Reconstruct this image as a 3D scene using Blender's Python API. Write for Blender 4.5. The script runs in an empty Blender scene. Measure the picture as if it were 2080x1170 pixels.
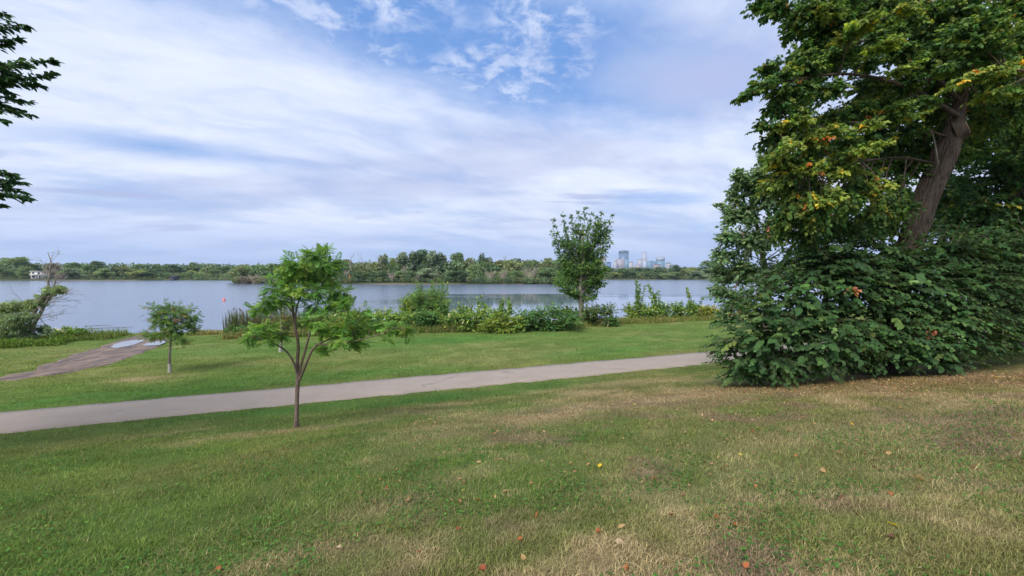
import bpy, math, random
import numpy as np
from mathutils import Matrix, Vector

R = math.radians
SC = bpy.context.scene
COL = SC.collection
rng = np.random.default_rng(7)

# ------------------------------------------------------------------ camera
CAM_Z, FPX, CX, CY, HZ = 4.7, 953.0, 1040.0, 585.0, 556.0
PITCH = math.atan((CY - HZ) / FPX)
cam = bpy.data.cameras.new('camera')
cam.sensor_width = 36.0
cam.lens = 18.0 * FPX / CX
cam.clip_start, cam.clip_end = 0.1, 30000.0
camo = bpy.data.objects.new('camera', cam); COL.objects.link(camo)
camo.location = (0, 0, CAM_Z)
camo.rotation_euler = (R(90) - PITCH, 0, 0)
SC.camera = camo

# ------------------------------------------------------------------ light and exposure
SUN_EL, SUN_AZ = 48.0, 214.0        # azimuth clockwise from the view direction (+Y)
SUN_STRENGTH, SUN_ANGLE = 3.1, 36.0
SKY_STRENGTH = 0.1
SC.view_settings.view_transform = 'Standard'
SC.view_settings.look = 'None'
SC.view_settings.exposure = 0.56
SC.view_settings.gamma = 1.0
SC.view_settings.use_curve_mapping = False

sun = bpy.data.lights.new('sun', 'SUN')
sun.energy, sun.angle, sun.color = SUN_STRENGTH, R(SUN_ANGLE), (1.0, 0.95, 0.87)
suno = bpy.data.objects.new('sun', sun); COL.objects.link(suno)
_d = Vector((math.sin(R(SUN_AZ)) * math.cos(R(SUN_EL)), math.cos(R(SUN_AZ)) * math.cos(R(SUN_EL)), math.sin(R(SUN_EL))))
suno.rotation_euler = _d.to_track_quat('Z', 'Y').to_euler()
suno.location = (0, -20, 60)


class NT:
    """small helper round a node tree"""
    def __init__(s, tree):
        s.t = tree; s.n = tree.nodes; s.l = tree.links
    def new(s, kind, **kw):
        n = s.n.new(kind)
        for k, v in kw.items():
            setattr(n, k, v)
        return n
    def put(s, sock, v):
        if v is None: return
        if isinstance(v, bpy.types.NodeSocket): s.l.new(v, sock)
        else: sock.default_value = v
    def math(s, op, a, b=None, c=None, clamp=False):
        n = s.new('ShaderNodeMath', operation=op, use_clamp=clamp)
        for i, v in enumerate((a, b, c)): s.put(n.inputs[i], v)
        return n.outputs[0]
    def vmath(s, op, a, b=None):
        n = s.new('ShaderNodeVectorMath', operation=op)
        s.put(n.inputs[0], a)
        if b is not None:
            if op == 'SCALE': s.put(n.inputs['Scale'], b)
            else: s.put(n.inputs[1], b)
        return n.outputs['Value'] if op in ('LENGTH', 'DISTANCE', 'DOT_PRODUCT') else n.outputs[0]
    def mapping(s, v, loc=(0, 0, 0), rot=(0, 0, 0), scale=(1, 1, 1), kind='POINT'):
        n = s.new('ShaderNodeMapping', vector_type=kind)
        s.put(n.inputs['Vector'], v)
        n.inputs['Location'].default_value = loc; n.inputs['Rotation'].default_value = rot; n.inputs['Scale'].default_value = scale
        return n.outputs[0]
    def noise(s, v, scale, detail=4, rough=0.55, dist=0.0):
        n = s.new('ShaderNodeTexNoise')
        s.put(n.inputs['Vector'], v)
        n.inputs['Scale'].default_value = scale; n.inputs['Detail'].default_value = detail
        n.inputs['Roughness'].default_value = rough; n.inputs['Distortion'].default_value = dist
        return n.outputs['Fac']
    def step(s, v, lo, hi, a=0.0, b=1.0):
        n = s.new('ShaderNodeMapRange', interpolation_type='SMOOTHSTEP')
        s.put(n.inputs[0], v); s.put(n.inputs[1], lo); s.put(n.inputs[2], hi); s.put(n.inputs[3], a); s.put(n.inputs[4], b)
        return n.outputs[0]
    def mix(s, f, a, b, blend='MIX'):
        n = s.new('ShaderNodeMix', data_type='RGBA', blend_type=blend)
        s.put(n.inputs[0], f); s.put(n.inputs[6], a); s.put(n.inputs[7], b)
        return n.outputs[2]
    def combine(s, x, y, z):
        n = s.new('ShaderNodeCombineXYZ')
        for i, v in enumerate((x, y, z)): s.put(n.inputs[i], v)
        return n.outputs[0]
    def sep(s, v):
        n = s.new('ShaderNodeSeparateXYZ'); s.put(n.inputs[0], v); return n.outputs
    def attr(s, name):
        return s.new('ShaderNodeAttribute', attribute_name=name).outputs['Color']
    def pos(s):
        return s.new('ShaderNodeNewGeometry').outputs['Position']
    def bump(s, h, strength=0.5, dist=0.02):
        n = s.new('ShaderNodeBump'); s.put(n.inputs['Height'], h)
        s.put(n.inputs['Strength'], strength); n.inputs['Distance'].default_value = dist
        return n.outputs[0]


def rgb(c): return (c[0], c[1], c[2], 1.0)


# ------------------------------------------------------------------ world: blue sky under a thin veil of cloud
world = bpy.data.worlds.new('World'); SC.world = world; world.use_nodes = True
w = NT(world.node_tree); w.n.clear()
d0 = w.new('ShaderNodeTexCoord').outputs['Generated']
sx, sy, sz = w.sep(d0)
sky = w.new('ShaderNodeTexSky', sky_type='NISHITA')
sky.sun_disc = False; sky.sun_elevation = R(SUN_EL); sky.sun_rotation = R(SUN_AZ); sky.altitude = 250
sky.air_density = 1.0; sky.dust_density = 0.6; sky.ozone_density = 2.0
zc = w.math('MAXIMUM', sz, 0.0)
den = w.math('ADD', zc, 0.15)
P = w.combine(w.math('DIVIDE', sx, den), w.math('DIVIDE', sy, den), 0.0)
def hole(cx, cy, rot, rx, ry, lo=0.35, hi=1.15):
    v = w.mapping(P, loc=(cx, cy, 0), rot=(0, 0, R(rot)), scale=(rx, ry, 1), kind='TEXTURE')
    wob = w.math('MULTIPLY_ADD', w.noise(P, 2.2, 6, 0.6), 1.1, -0.55)
    return w.step(w.math('ADD', w.vmath('LENGTH', v), wob), lo, hi, 1.0, 0.0)
streakv = w.mapping(P, rot=(0, 0, R(36)), scale=(1.55, 0.75, 1), kind='TEXTURE')
veil = w.noise(streakv, 1.15, 9, 0.58, 0.5)
fine = w.noise(w.mapping(P, rot=(0, 0, R(36)), scale=(1.2, 0.7, 1), kind='TEXTURE'), 3.6, 8, 0.62, 0.9)
veil = w.math('MULTIPLY_ADD', fine, 0.26, w.math('MULTIPLY', veil, 0.86))
cov = w.step(veil, 0.34, 0.60)
cov = w.math('MULTIPLY_ADD', cov, 0.40, 0.60)
h1 = hole(-0.10, 1.50, 31, 1.15, 0.50, 0.30, 1.25)
h2 = hole(-1.62, 2.18, 38, 0.55, 0.13, -0.3, 1.7)
h3 = hole(1.02, 3.15, 5, 0.42, 0.22)
h4 = hole(-0.8, 5.2, -8, 1.3, 0.45)
holes = w.math('MAXIMUM', w.math('MAXIMUM', h1, w.math('MULTIPLY', h2, 0.75)), w.math('MAXIMUM', w.math('MULTIPLY', h3, 0.6), w.math('MULTIPLY', h4, 0.38)))
cov = w.math('MULTIPLY', cov, w.math('SUBTRACT', 1.0, w.math('MULTIPLY', holes, 0.95)))
puff = w.noise(P, 9.5, 8, 0.66, 0.4)
pmask = w.noise(P, 2.1, 3, 0.5)
puffs = w.math('MULTIPLY', w.step(puff, 0.38, 0.66), w.step(pmask, 0.34, 0.54))
cov = w.math('MAXIMUM', cov, w.math('MULTIPLY', puffs, w.math('MULTIPLY', 0.85, h1)))
# shaded cloud bellies
grey = w.noise(w.mapping(P, loc=(3.1, 1.7, 0), rot=(0, 0, R(-10)), scale=(0.5, 1.0, 1)), 1.0, 6, 0.55, 0.3)
greyf = w.step(grey, 0.47, 0.66)
low = w.noise(w.mapping(P, loc=(0.4, 5.0, 0), scale=(0.55, 1.35, 1)), 1.25, 7, 0.6, 0.2)
lowband = w.math('MULTIPLY', w.step(sz, 0.05, 0.09), w.step(sz, 0.15, 0.26, 1.0, 0.0))
lowf = w.math('MULTIPLY', w.step(low, 0.58, 0.66), lowband)
greyf = w.math('MAXIMUM', w.math('MULTIPLY', greyf, 0.6), w.math('MULTIPLY', lowf, 0.8))
g2 = hole(0.72, 1.72, 20, 0.42, 0.40, 0.1, 1.4)
g3 = hole(-2.3, 2.72, 34, 0.45, 0.10, 0.2, 1.3)
greyf = w.math('MAXIMUM', greyf, w.math('MAXIMUM', w.math('MULTIPLY', g2, 0.85), g3))
cov = w.math('MAXIMUM', cov, w.math('MAXIMUM', w.math('MULTIPLY', g2, 0.9), g3))
k = 1.0 / SKY_STRENGTH
bright = w.mix(w.step(veil, 0.36, 0.80), rgb((0.44 * k, 0.505 * k, 0.675 * k)), rgb((0.63 * k, 0.67 * k, 0.785 * k)))
cloudc = w.mix(greyf, bright, rgb((0.33 * k, 0.375 * k, 0.565 * k)))
hor = w.step(sz, 0.0, 0.13, 1.0, 0.0)
cloudc = w.mix(w.math('MULTIPLY', hor, 0.75), cloudc, rgb((0.325 * k, 0.435 * k, 0.735 * k)))
blue = w.mix(0.65, sky.outputs[0], rgb((0.10 * k, 0.255 * k, 0.62 * k)))
skyc = w.mix(cov, blue, cloudc)
bg = w.new('ShaderNodeBackground'); w.l.new(skyc, bg.inputs[0]); bg.inputs[1].default_value = SKY_STRENGTH
wo = w.new('ShaderNodeOutputWorld'); w.l.new(bg.outputs[0], wo.inputs[0])

# ------------------------------------------------------------------ helpers: numbers
def hash2(ix, iy, seed):
    h = (ix.astype(np.int64) * 374761393 + iy.astype(np.int64) * 668265263 + seed * 1442695041) & 0xffffffff
    h = ((h ^ (h >> 13)) * 1274126177) & 0xffffffff
    return ((h ^ (h >> 16)) & 0xffff) / 65535.0
def vnoise(x, y, seed=0):
    x0, y0 = np.floor(x), np.floor(y)
    fx, fy = x - x0, y - y0
    fx = fx * fx * (3 - 2 * fx); fy = fy * fy * (3 - 2 * fy)
    a, b = hash2(x0, y0, seed), hash2(x0 + 1, y0, seed)
    c, d = hash2(x0, y0 + 1, seed), hash2(x0 + 1, y0 + 1, seed)
    return (a * (1 - fx) + b * fx) * (1 - fy) + (c * (1 - fx) + d * fx) * fy
def fbm(x, y, scale, octv=4, seed=0):
    x = np.asarray(x, float); y = np.asarray(y, float)
    v = 0; amp = 1; tot = 0; f = 1.0 / scale
    for o in range(octv):
        v = v + amp * vnoise(x * f, y * f, seed + o * 17); tot += amp; amp *= 0.55; f *= 2.03
    return v / tot
def sstep(a, b, v):
    t = np.clip((v - a) / (b - a), 0, 1); return t * t * (3 - 2 * t)
def unit(v):
    return v / np.maximum(np.linalg.norm(v, axis=-1, keepdims=True), 1e-9)

# ------------------------------------------------------------------ terrain
NX_, NY_ = -0.39, 0.92                       # across the path, away from the camera
PATH0, PATH1 = 14.9, 17.2
def s_of(x, y): return NX_ * x + NY_ * y
def t_of(x, y): return NY_ * x - NX_ * y
def shore_s(t):
    return np.interp(t, [-90, -25, -12, -6, 0, 7, 40, 120], [49, 46.5, 45.0, 44.2, 43.2, 41.4, 40.4, 44]) + (vnoise(t / 2.3, t * 0 + 3.3, 5) - 0.5) * 0.9
def far_y(x):
    return np.interp(x, [-900, -420, -250, -150, -90, 0, 150, 400], [250, 312, 325, 372, 380, 372, 372, 360]) + (fbm(x, x * 0 + 9, 26, 3, 3) - .5) * 12
PUD = (-22.6, 28.1)
def ground_z(x, y):
    x = np.asarray(x, float); y = np.asarray(y, float)
    s, t = s_of(x, y), t_of(x, y)
    def prof(q):
        return np.interp(q, [-70, -15, 0, 8, 12.5, 13.9, 18.2], [5.0, 4.5, 3.05, 1.9, 1.14, 0.9, 0.9])
    z = (prof(s - .45) + prof(s) + prof(s + .45)) / 3
    z = np.where((s > 14.4) & (s < 17.7), 0.9, z)
    sh = shore_s(t)
    r = (s - 17.8) / (sh - 17.8)
    z2 = np.interp(r, [0, 0.9, 1.0, 1.35, 9], [0.9, 0.33, 0.0, -1.4, -1.6])
    z = np.where(r > 0, z2, z)
    bumps = (fbm(x, y, 1.6, 4, 11) - .5) * 0.13 + (fbm(x, y, 6.0, 2, 12) - .5) * 0.12
    z = z + bumps * (sstep(14.2, 12.0, s) + sstep(18.3, 21.0, s) * sstep(1.0, .9, r))
    dp = np.hypot(x - PUD[0], y - PUD[1])
    z = z + (0.47 - z) * sstep(4.5, 2.6, dp)
    # far land, island, lake bed
    fy = far_y(x)
    zf = np.interp(y - fy, [-12, 0, 6, 90, 400, 6000], [-1.6, 0, 0.9, 3.0, 6, 10]) * 1.0
    zf = np.where(y > 150, zf, -1.6)
    e = np.sqrt(((x + 44) / 80) ** 2 + ((y - 236 - (fbm(x, x * 0, 30, 2, 8) - .5) * 8) / 28) ** 2)
    zi = np.interp(e, [0, 0.93, 1.0, 1.3], [1.6, 0.7, 0.0, -1.6])
    zs = np.interp(np.abs(x + 60), [560, 640, 900], [-1.6, 0.8, 4])
    return np.maximum(np.maximum(z, zf), np.maximum(zi, zs))
_F = np.array([0, math.cos(PITCH), -math.sin(PITCH)]); _U = np.array([0, math.sin(PITCH), math.cos(PITCH)])
def ray(px, py):
    d = _F + _U * (CY - py) / FPX; d = d + np.array([(px - CX) / FPX, 0, 0]); return d / d[1]
def at(px, py, Y):
    return np.array([0, 0, CAM_Z]) + ray(px, py) * Y
def hit(px, py, zmin=None):
    d = ray(px, py); Y = np.concatenate([np.linspace(1, 60, 6000), np.linspace(60, 900, 8000)])
    p = np.array([0, 0, CAM_Z]) + Y[:, None] * d
    g = ground_z(p[:, 0], p[:, 1])
    if zmin is not None: g = np.maximum(g, zmin)
    i = np.argmax(p[:, 2] < g)
    return np.array([p[i, 0], p[i, 1], g[i]])

# ------------------------------------------------------------------ helpers: objects
def tag(o, label=None, cat=None, group=None, kind=None):
    if label: o['label'] = label
    if cat: o['category'] = cat
    if group: o['group'] = group
    if kind: o['kind'] = kind
    return o
def empty(name, loc, label=None, cat=None, group=None):
    o = bpy.data.objects.new(name, None); COL.objects.link(o); o.location = [float(v) for v in loc]
    o.empty_display_size = 0.2
    return tag(o, label, cat, group)
def make_mesh(name, V, F, tint=None, smooth=False):
    """V (n,3); F list of (m,k) arrays; tint (n,3) linear colour per vertex"""
    me = bpy.data.meshes.new(name)
    V = np.asarray(V, np.float32)
    if isinstance(F, np.ndarray): F = [F]
    F = [np.asarray(f, np.int32) for f in F if len(f)]
    me.vertices.add(len(V)); me.vertices.foreach_set('co', V.ravel())
    loops = np.concatenate([f.ravel() for f in F])
    sizes = np.concatenate([np.full(len(f), f.shape[1], np.int32) for f in F])
    starts = np.concatenate([[0], np.cumsum(sizes)[:-1]]).astype(np.int32)
    me.loops.add(len(loops)); me.loops.foreach_set('vertex_index', loops)
    me.polygons.add(len(sizes)); me.polygons.foreach_set('loop_start', starts)
    try: me.polygons.foreach_set('loop_total', sizes)
    except Exception: pass
    if smooth: me.polygons.foreach_set('use_smooth', np.ones(len(sizes), bool))
    if tint is not None:
        a = me.attributes.new('tint', 'FLOAT_COLOR', 'POINT')
        c = np.ones((len(V), 4), np.float32); c[:, :3] = tint
        a.data.foreach_set('color', c.ravel())
    me.update(calc_edges=True)
    return me
def obj(name, me, mat, parent=None, world_coords=True):
    if mat is not None and not me.materials: me.materials.append(mat)
    o = bpy.data.objects.new(name, me); COL.objects.link(o)
    if parent is not None:
        o.parent = parent
        if world_coords: o.matrix_parent_inverse = Matrix.Translation(-Vector(parent.location))
    return o
class MB:
    """collects boxes, prisms, tubes into one mesh"""
    def __init__(s): s.V = []; s.Q = []; s.T = []; s.n = 0
    def add(s, V, Q=None, T=None):
        V = np.asarray(V, float)
        if Q is not None and len(Q): s.Q.append(np.asarray(Q) + s.n)
        if T is not None and len(T): s.T.append(np.asarray(T) + s.n)
        s.V.append(V); s.n += len(V)
    def box(s, a, b, taper=1.0):
        (x0, y0, z0), (x1, y1, z1) = a, b
        cx, cy = (x0 + x1) / 2, (y0 + y1) / 2
        f = lambda x, y: (cx + (x - cx) * taper, cy + (y - cy) * taper)
        c = [(x0, y0), (x1, y0), (x1, y1), (x0, y1)]
        V = [(x, y, z0) for x, y in c] + [(*f(x, y), z1) for x, y in c]
        s.add(V, [(3, 2, 1, 0), (4, 5, 6, 7), (0, 1, 5, 4), (1, 2, 6, 5), (2, 3, 7, 6), (3, 0, 4, 7)])
        return s
    def tube(s, pts, rad, sides=6, cap=True):
        pts = np.asarray(pts, float); n = len(pts)
        rad = np.broadcast_to(np.asarray(rad, float), (n,))
        tan = np.gradient(pts, axis=0); tan = unit(tan)
        ref = np.array([0.31, 0.17, 0.93]) if abs(tan[0] @ np.array([0.31, .17, .93])) < .93 else np.array([1., 0, 0])
        u = unit(np.cross(tan, ref)); v = np.cross(tan, u)
        a = np.linspace(0, 2 * np.pi, sides, endpoint=False)
        V = pts[:, None] + rad[:, None, None] * (np.cos(a)[None, :, None] * u[:, None] + np.sin(a)[None, :, None] * v[:, None])
        i = np.arange(n - 1)[:, None] * sides; j = np.arange(sides)[None]; j2 = (j + 1) % sides
        Q = np.stack([i + j, i + j2, i + sides + j2, i + sides + j], -1).reshape(-1, 4)
        V = V.reshape(-1, 3)
        T = None
        if cap:
            V = np.concatenate([V, pts[-1:]]); k = n * sides
            T = [((n - 1) * sides + jj, (n - 1) * sides + (jj + 1) % sides, k) for jj in range(sides)]
        s.add(V, Q, T)
        return s
    def mesh(s, name, smooth=False, tint=None):
        V = np.concatenate(s.V)
        F = []
        if s.Q: F.append(np.concatenate(s.Q))
        if s.T: F.append(np.concatenate(s.T))
        return make_mesh(name, V, F, None if tint is None else np.broadcast_to(tint, (len(V), 3)), smooth)

# ------------------------------------------------------------------ materials
def material(name):
    m = bpy.data.materials.new(name); m.use_nodes = True
    t = NT(m.node_tree); t.n.clear()
    out = t.new('ShaderNodeOutputMaterial')
    return m, t, out
def principled(t, out, color, rough=0.8, normal=None, spec=0.3, metal=0.0):
    p = t.new('ShaderNodeBsdfPrincipled')
    t.put(p.inputs['Base Color'], color if isinstance(color, bpy.types.NodeSocket) else rgb(color))
    t.put(p.inputs['Roughness'], rough); p.inputs['Specular IOR Level'].default_value = spec
    p.inputs['Metallic'].default_value = metal
    if normal is not None: t.l.new(normal, p.inputs['Normal'])
    t.l.new(p.outputs[0], out.inputs[0])
    return p
def plain(name, color, rough=0.7, spec=0.3, var=0.15, scale=3.0, metal=0.0):
    m, t, out = material(name)
    n = t.noise(t.pos(), scale, 5, 0.6)
    c = t.mix(1.0, rgb(color), t.combine(*[t.math('MULTIPLY_ADD', n, 2 * var, 1 - var)] * 3), 'MULTIPLY')
    principled(t, out, c, rough, t.bump(n, 0.2, 0.02), spec, metal)
    return m
def leaf_mat(name, transl=0.40, rough=0.6, spec=0.12, gain=1.75):
    m, t, out = material(name)
    oi = t.new('ShaderNodeObjectInfo')
    c = t.mix(1.0, t.attr('tint'), oi.outputs['Color'], 'MULTIPLY')
    c = t.mix(1.0, c, rgb((gain, gain, gain)), 'MULTIPLY')
    p = t.new('ShaderNodeBsdfPrincipled'); t.l.new(c, p.inputs['Base Color'])
    p.inputs['Roughness'].default_value = rough; p.inputs['Specular IOR Level'].default_value = spec
    tr = t.new('ShaderNodeBsdfTranslucent')
    t.l.new(t.mix(1.0, c, rgb((1.25, 1.25, 0.6)), 'MULTIPLY'), tr.inputs[0])
    mx = t.new('ShaderNodeMixShader'); mx.inputs[0].default_value = transl
    t.l.new(p.outputs[0], mx.inputs[1]); t.l.new(tr.outputs[0], mx.inputs[2]); t.l.new(mx.outputs[0], out.inputs[0])
    return m
def bark_mat(name, c1, c2, zs=0.25, scale=22.0, strength=0.6, dist=0.02):
    m, t, out = material(name)
    p = t.new('ShaderNodeTexCoord').outputs['Object']
    n = t.noise(t.mapping(p, scale=(1, 1, zs)), scale, 7, 0.65, 0.6)
    n2 = t.noise(p, 2.3, 4, 0.6)
    f = t.math('MULTIPLY_ADD', n2, 0.5, t.math('MULTIPLY', n, 0.75), clamp=True)
    c = t.mix(t.step(f, 0.35, 0.8), rgb(c1), rgb(c2))
    principled(t, out, c, 0.9, t.bump(n, strength, dist), 0.15)
    return m
M = {}
M['leaf'] = leaf_mat('leaf')
M['grass'] = leaf_mat('grass_blades', 0.25, 0.7, 0.06, 1.0)
M['bark'] = bark_mat('bark_brown', (0.06, 0.042, 0.032), (0.19, 0.145, 0.115))
M['bark_grey'] = bark_mat('bark_grey', (0.10, 0.085, 0.07), (0.27, 0.235, 0.20))
M['bark_big'] = bark_mat('bark_furrowed', (0.030, 0.023, 0.018), (0.150, 0.115, 0.092), 0.07, 20, 1.0, 0.08)
M['dead'] = bark_mat('dead_wood', (0.20, 0.165, 0.14), (0.40, 0.34, 0.29), 0.2, 4)
M['wrap'] = plain('trunk_wrap', (0.33, 0.315, 0.28), 0.8)

# ------------------------------------------------------------------ lawn colours (albedo of grass and soil by place, near lawn toned down for shade)
GREEN, LUSH, OLIVE = np.array((.105, .162, .036)), np.array((.062, .165, .028)), np.array((.175, .182, .058))
STRAW, SOIL, LITTER = np.array((.325, .245, .145)), np.array((.20, .145, .10)), np.array((.29, .19, .10))
SAND = np.array((.33, .27, .185))
def blend(a, b, f):
    f = np.asarray(f)[..., None]; return a * (1 - f) + b * f
def gauss(x, y, cx, cy, rx, ry, rot=0.0):
    c, s_ = math.cos(rot), math.sin(rot)
    dx, dy = x - cx, y - cy
    u, v = (dx * c + dy * s_) / rx, (-dx * s_ + dy * c) / ry
    return np.exp(-(u * u + v * v))
_pd = math.atan2(0.39, 0.92)
DRY_SPOTS = [(1130, 840, 2.6, 1.0, .95), (1300, 815, 2.2, 1.0, .9), (1420, 800, 2.2, .9, .75), (1250, 780, 2.0, .8, .6), (1600, 880, 1.6, .6, .5), (1850, 860, 2.4, .8, .6),
             (1000, 900, 1.0, .35, .5), (480, 888, 1.0, .35, .6), (960, 910, .7, .25, .55), (1560, 1020, .7, .35, .75), (1420, 1050, .55, .28, .8), (1700, 1010, .8, .3, .7),
             (600, 1150, .5, .25, .7), (780, 1100, .5, .2, .6), (1060, 1060, .4, .2, .55), (1280, 1000, .5, .2, .6), (760, 1030, .4, .2, .4), (330, 880, 1.3, .35, .45),
             (300, 768, 1.2, .5, .7), (1010, 730, 4.0, 1.2, .3), (700, 730, 4, 1.2, .15), (1500, 975, .8, .3, .5), (1250, 1110, .45, .2, .6), (1950, 900, 1.5, .6, .5), (880, 880, 1.2, .4, .5), (604, 872, .5, .4, .8), (720, 862, .9, .25, .5)]
LUSH_SPOTS = [(560, 835, 4.2, .75, .9), (900, 808, 4.5, .9, 1.0), (1080, 785, 2.5, .7, .8), (300, 800, 6, 1.0, .8), (700, 760, 5, 1.0, .75), (1200, 715, 6, 1.2, .7),
              (900, 690, 8, 2.2, .8), (450, 710, 5, 2, .6), (60, 820, 3, .9, .8), (1250, 690, 6, 2, .5)]
_dry = [(hit(px, py), rx, ry, a) for px, py, rx, ry, a in DRY_SPOTS]
_lush = [(hit(px, py), rx, ry, a) for px, py, rx, ry, a in LUSH_SPOTS]
def lawn_rgb(x, y):
    x = np.asarray(x, float); y = np.asarray(y, float)
    s = s_of(x, y)
    wx = x + (fbm(x, y, .8, 3, 61) - .5) * 1.1; wy = y + (fbm(x, y, .8, 3, 62) - .5) * 1.1
    n1, n2, n3 = fbm(x, y, 2.6, 4, 21), fbm(x, y, .7, 4, 22), fbm(x, y, 9, 3, 23)
    c = blend(GREEN, OLIVE, sstep(.38, .68, n1 * .6 + n3 * .4) * (1 - .55 * sstep(17, 19, s)))
    L = np.zeros_like(x)
    for p, rx, ry, a in _lush: L = np.maximum(L, a * gauss(wx, wy, p[0], p[1], rx, ry, _pd))
    c = blend(c, LUSH, np.clip(L, 0, 1) * .9)
    D = sstep(.47, .68, n1 * .45 + n2 * .55) * .60 * sstep(15, 11, s) * sstep(-3.5, .5, x + y * .12)
    D = np.maximum(D, sstep(.50, .72, n1 * .6 + n2 * .4) * .14 * sstep(18, 20, s))
    for p, rx, ry, a in _dry: D = np.maximum(D, a * gauss(wx, wy, p[0], p[1], rx, ry, _pd))
    D = D * (1 - .5 * np.clip(L, 0, 1))
    D = np.clip(D * (0.55 + .9 * n2), 0, 1)
    c = blend(c, STRAW, D)
    bare = sstep(.54, .70, fbm(x, y, .8, 3, 31)) * .75 * sstep(10, 6, s) * sstep(-2, .5, x + y * .1)
    c = blend(c, SOIL, bare)
    # litter under the linden
    Lt = np.maximum(gauss(wx, wy, 9.5, 11.2, 5.5, 1.5), gauss(wx, wy, 14, 11, 4, 2.2)) * (.35 + .9 * n2)
    c = blend(c, LITTER, np.clip(Lt, 0, .6))
    c = c * (1.10 + .22 * sstep(13.5, 19, s))[..., None]  # shade of trees behind the camera, put into the near lawn's colour
    return c * (0.55 + .62 * n2 + .30 * fbm(x, y, .22, 3, 29))[..., None]

# ------------------------------------------------------------------ ground sheet
def graded(a, b, step, far_lo, far_hi, grow=1.16):
    mid = list(np.arange(a, b + 1e-6, step))
    lo, st = [], step
    v = a
    while v > far_lo:
        st *= grow; st = min(st, 400); v -= st; lo.append(v)
    hi, st = [], step
    v = b
    while v < far_hi:
        st *= grow; st = min(st, 400); v += st; hi.append(v)
    return np.array(lo[::-1] + mid + hi)
gx = graded(-44, 30, .48, -6500, 6500, 1.16)
gy = np.unique(np.concatenate([graded(0, 50, .38, -600, 190, 1.16), np.arange(190, 400, 4.0), graded(400, 401, 3, 400, 6500, 1.15)]))
GX, GY = np.meshgrid(gx, gy)
GZ = ground_z(GX, GY)
nx, ny = len(gx), len(gy)
idx = np.arange(nx * ny).reshape(ny, nx)
Q = np.stack([idx[:-1, :-1], idx[:-1, 1:], idx[1:, 1:], idx[1:, :-1]], -1).reshape(-1, 4)
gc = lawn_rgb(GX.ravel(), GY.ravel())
zz = GZ.ravel(); yy = GY.ravel(); xx = GX.ravel()
gc = blend(gc, SAND * np.array((.9, 1, .9)), sstep(.28, .08, zz) * (yy < 100) * .8)
gc = blend(gc, np.array((.055, .075, .032)), (yy > 100) * 1.0)
gc = blend(gc, SAND * .8, sstep(.45, .15, zz) * (yy > 100))
gc = blend(gc, np.array((.05, .055, .04)), sstep(-.02, -.4, zz))
M['ground'], t, out = material('lawn')
p = t.pos()
n1 = t.noise(t.mapping(p, scale=(1, 1, .2)), 38, 5, 0.7)
n2 = t.noise(p, 5.5, 6, 0.65)
v = t.math('ADD', t.math('MULTIPLY_ADD', n1, 1.0, 0.26), t.math('MULTIPLY_ADD', n2, 0.9, -0.45))
col = t.mix(1.0, t.attr('tint'), t.combine(v, v, v), 'MULTIPLY')
principled(t, out, col, 0.95, t.bump(t.math('ADD', n1, n2), 0.9, 0.05), 0.1)
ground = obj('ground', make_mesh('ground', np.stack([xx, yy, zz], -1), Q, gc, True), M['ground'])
tag(ground, kind='structure')

# ------------------------------------------------------------------ lake
M['water'], t, out = material('lake_water')
p = t.pos()
px_, py_, pz_ = t.sep(p)
wv = t.mapping(p, scale=(0.55, 1.0, 1))
big = t.noise(wv, 0.9, 4, 0.6, 0.3)
small = t.noise(wv, 3.5, 4, 0.6, 0.3)
patch = t.noise(t.mapping(p, scale=(0.010, 0.045, 1)), 1.0, 5, 0.55)
# open water to the left and far out is ruffled by wind; the sheltered part in front of the island is calm
calm = t.math('MULTIPLY', t.step(t.math('MULTIPLY_ADD', py_, -0.0105, t.math('MULTIPLY_ADD', patch, 0.9, 0.75)), 0.02, 0.16),
              t.step(t.math('ADD', t.math('MULTIPLY', px_, 0.03), t.math('MULTIPLY_ADD', patch, 1.0, 0.35)), 0.0, 0.45))
str_ = t.math('MULTIPLY_ADD', calm, -0.345, 0.36)
nrm = t.bump(t.math('ADD', t.math('MULTIPLY', big, 0.7), t.math('MULTIPLY', small, 0.25)), str_, 0.35)
pr = principled(t, out, (0.120, 0.160, 0.235), t.math('MULTIPLY_ADD', calm, -0.15, 0.18), nrm, 0.5)
pr.inputs['IOR'].default_value = 1.33
pr.inputs['Specular IOR Level'].default_value = 0.62
lx, ly = np.linspace(-1200, 900, 43), np.linspace(20, 520, 26)
LX, LY = np.meshgrid(lx, ly)
idx = np.arange(LX.size).reshape(LX.shape)
Q = np.stack([idx[:-1, :-1], idx[:-1, 1:], idx[1:, 1:], idx[1:, :-1]], -1).reshape(-1, 4)
lake = obj('lake_water', make_mesh('lake_water', np.stack([LX.ravel(), LY.ravel(), LX.ravel() * 0], -1), Q), M['water'])
tag(lake, kind='structure')

# ------------------------------------------------------------------ asphalt path
M['asphalt'], t, out = material('old_asphalt')
p = t.pos()
n1 = t.noise(p, 90, 3, 0.7); n2 = t.noise(p, 1.1, 6, 0.6); n3 = t.noise(p, 16, 5, 0.7)
cr = t.new('ShaderNodeTexVoronoi', feature='DISTANCE_TO_EDGE'); t.put(cr.inputs['Vector'], t.vmath('ADD', t.mapping(p, scale=(.35, .6, 1)), t.vmath('SCALE', t.combine(n2, n3, 0.0), 0.9)))
cr.inputs['Scale'].default_value = 0.42
crack = t.math('MULTIPLY', t.step(cr.outputs['Distance'], 0.003, 0.014, 1.0, 0.0), t.step(n2, 0.50, 0.60))
c = t.mix(t.step(n2, 0.2, 0.8), rgb((0.268, 0.226, 0.192)), rgb((0.308, 0.262, 0.224)))
v = t.math('ADD', t.math('MULTIPLY_ADD', n1, 0.55, 0.62), t.math('MULTIPLY_ADD', n3, 0.3, -0.04))
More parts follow.
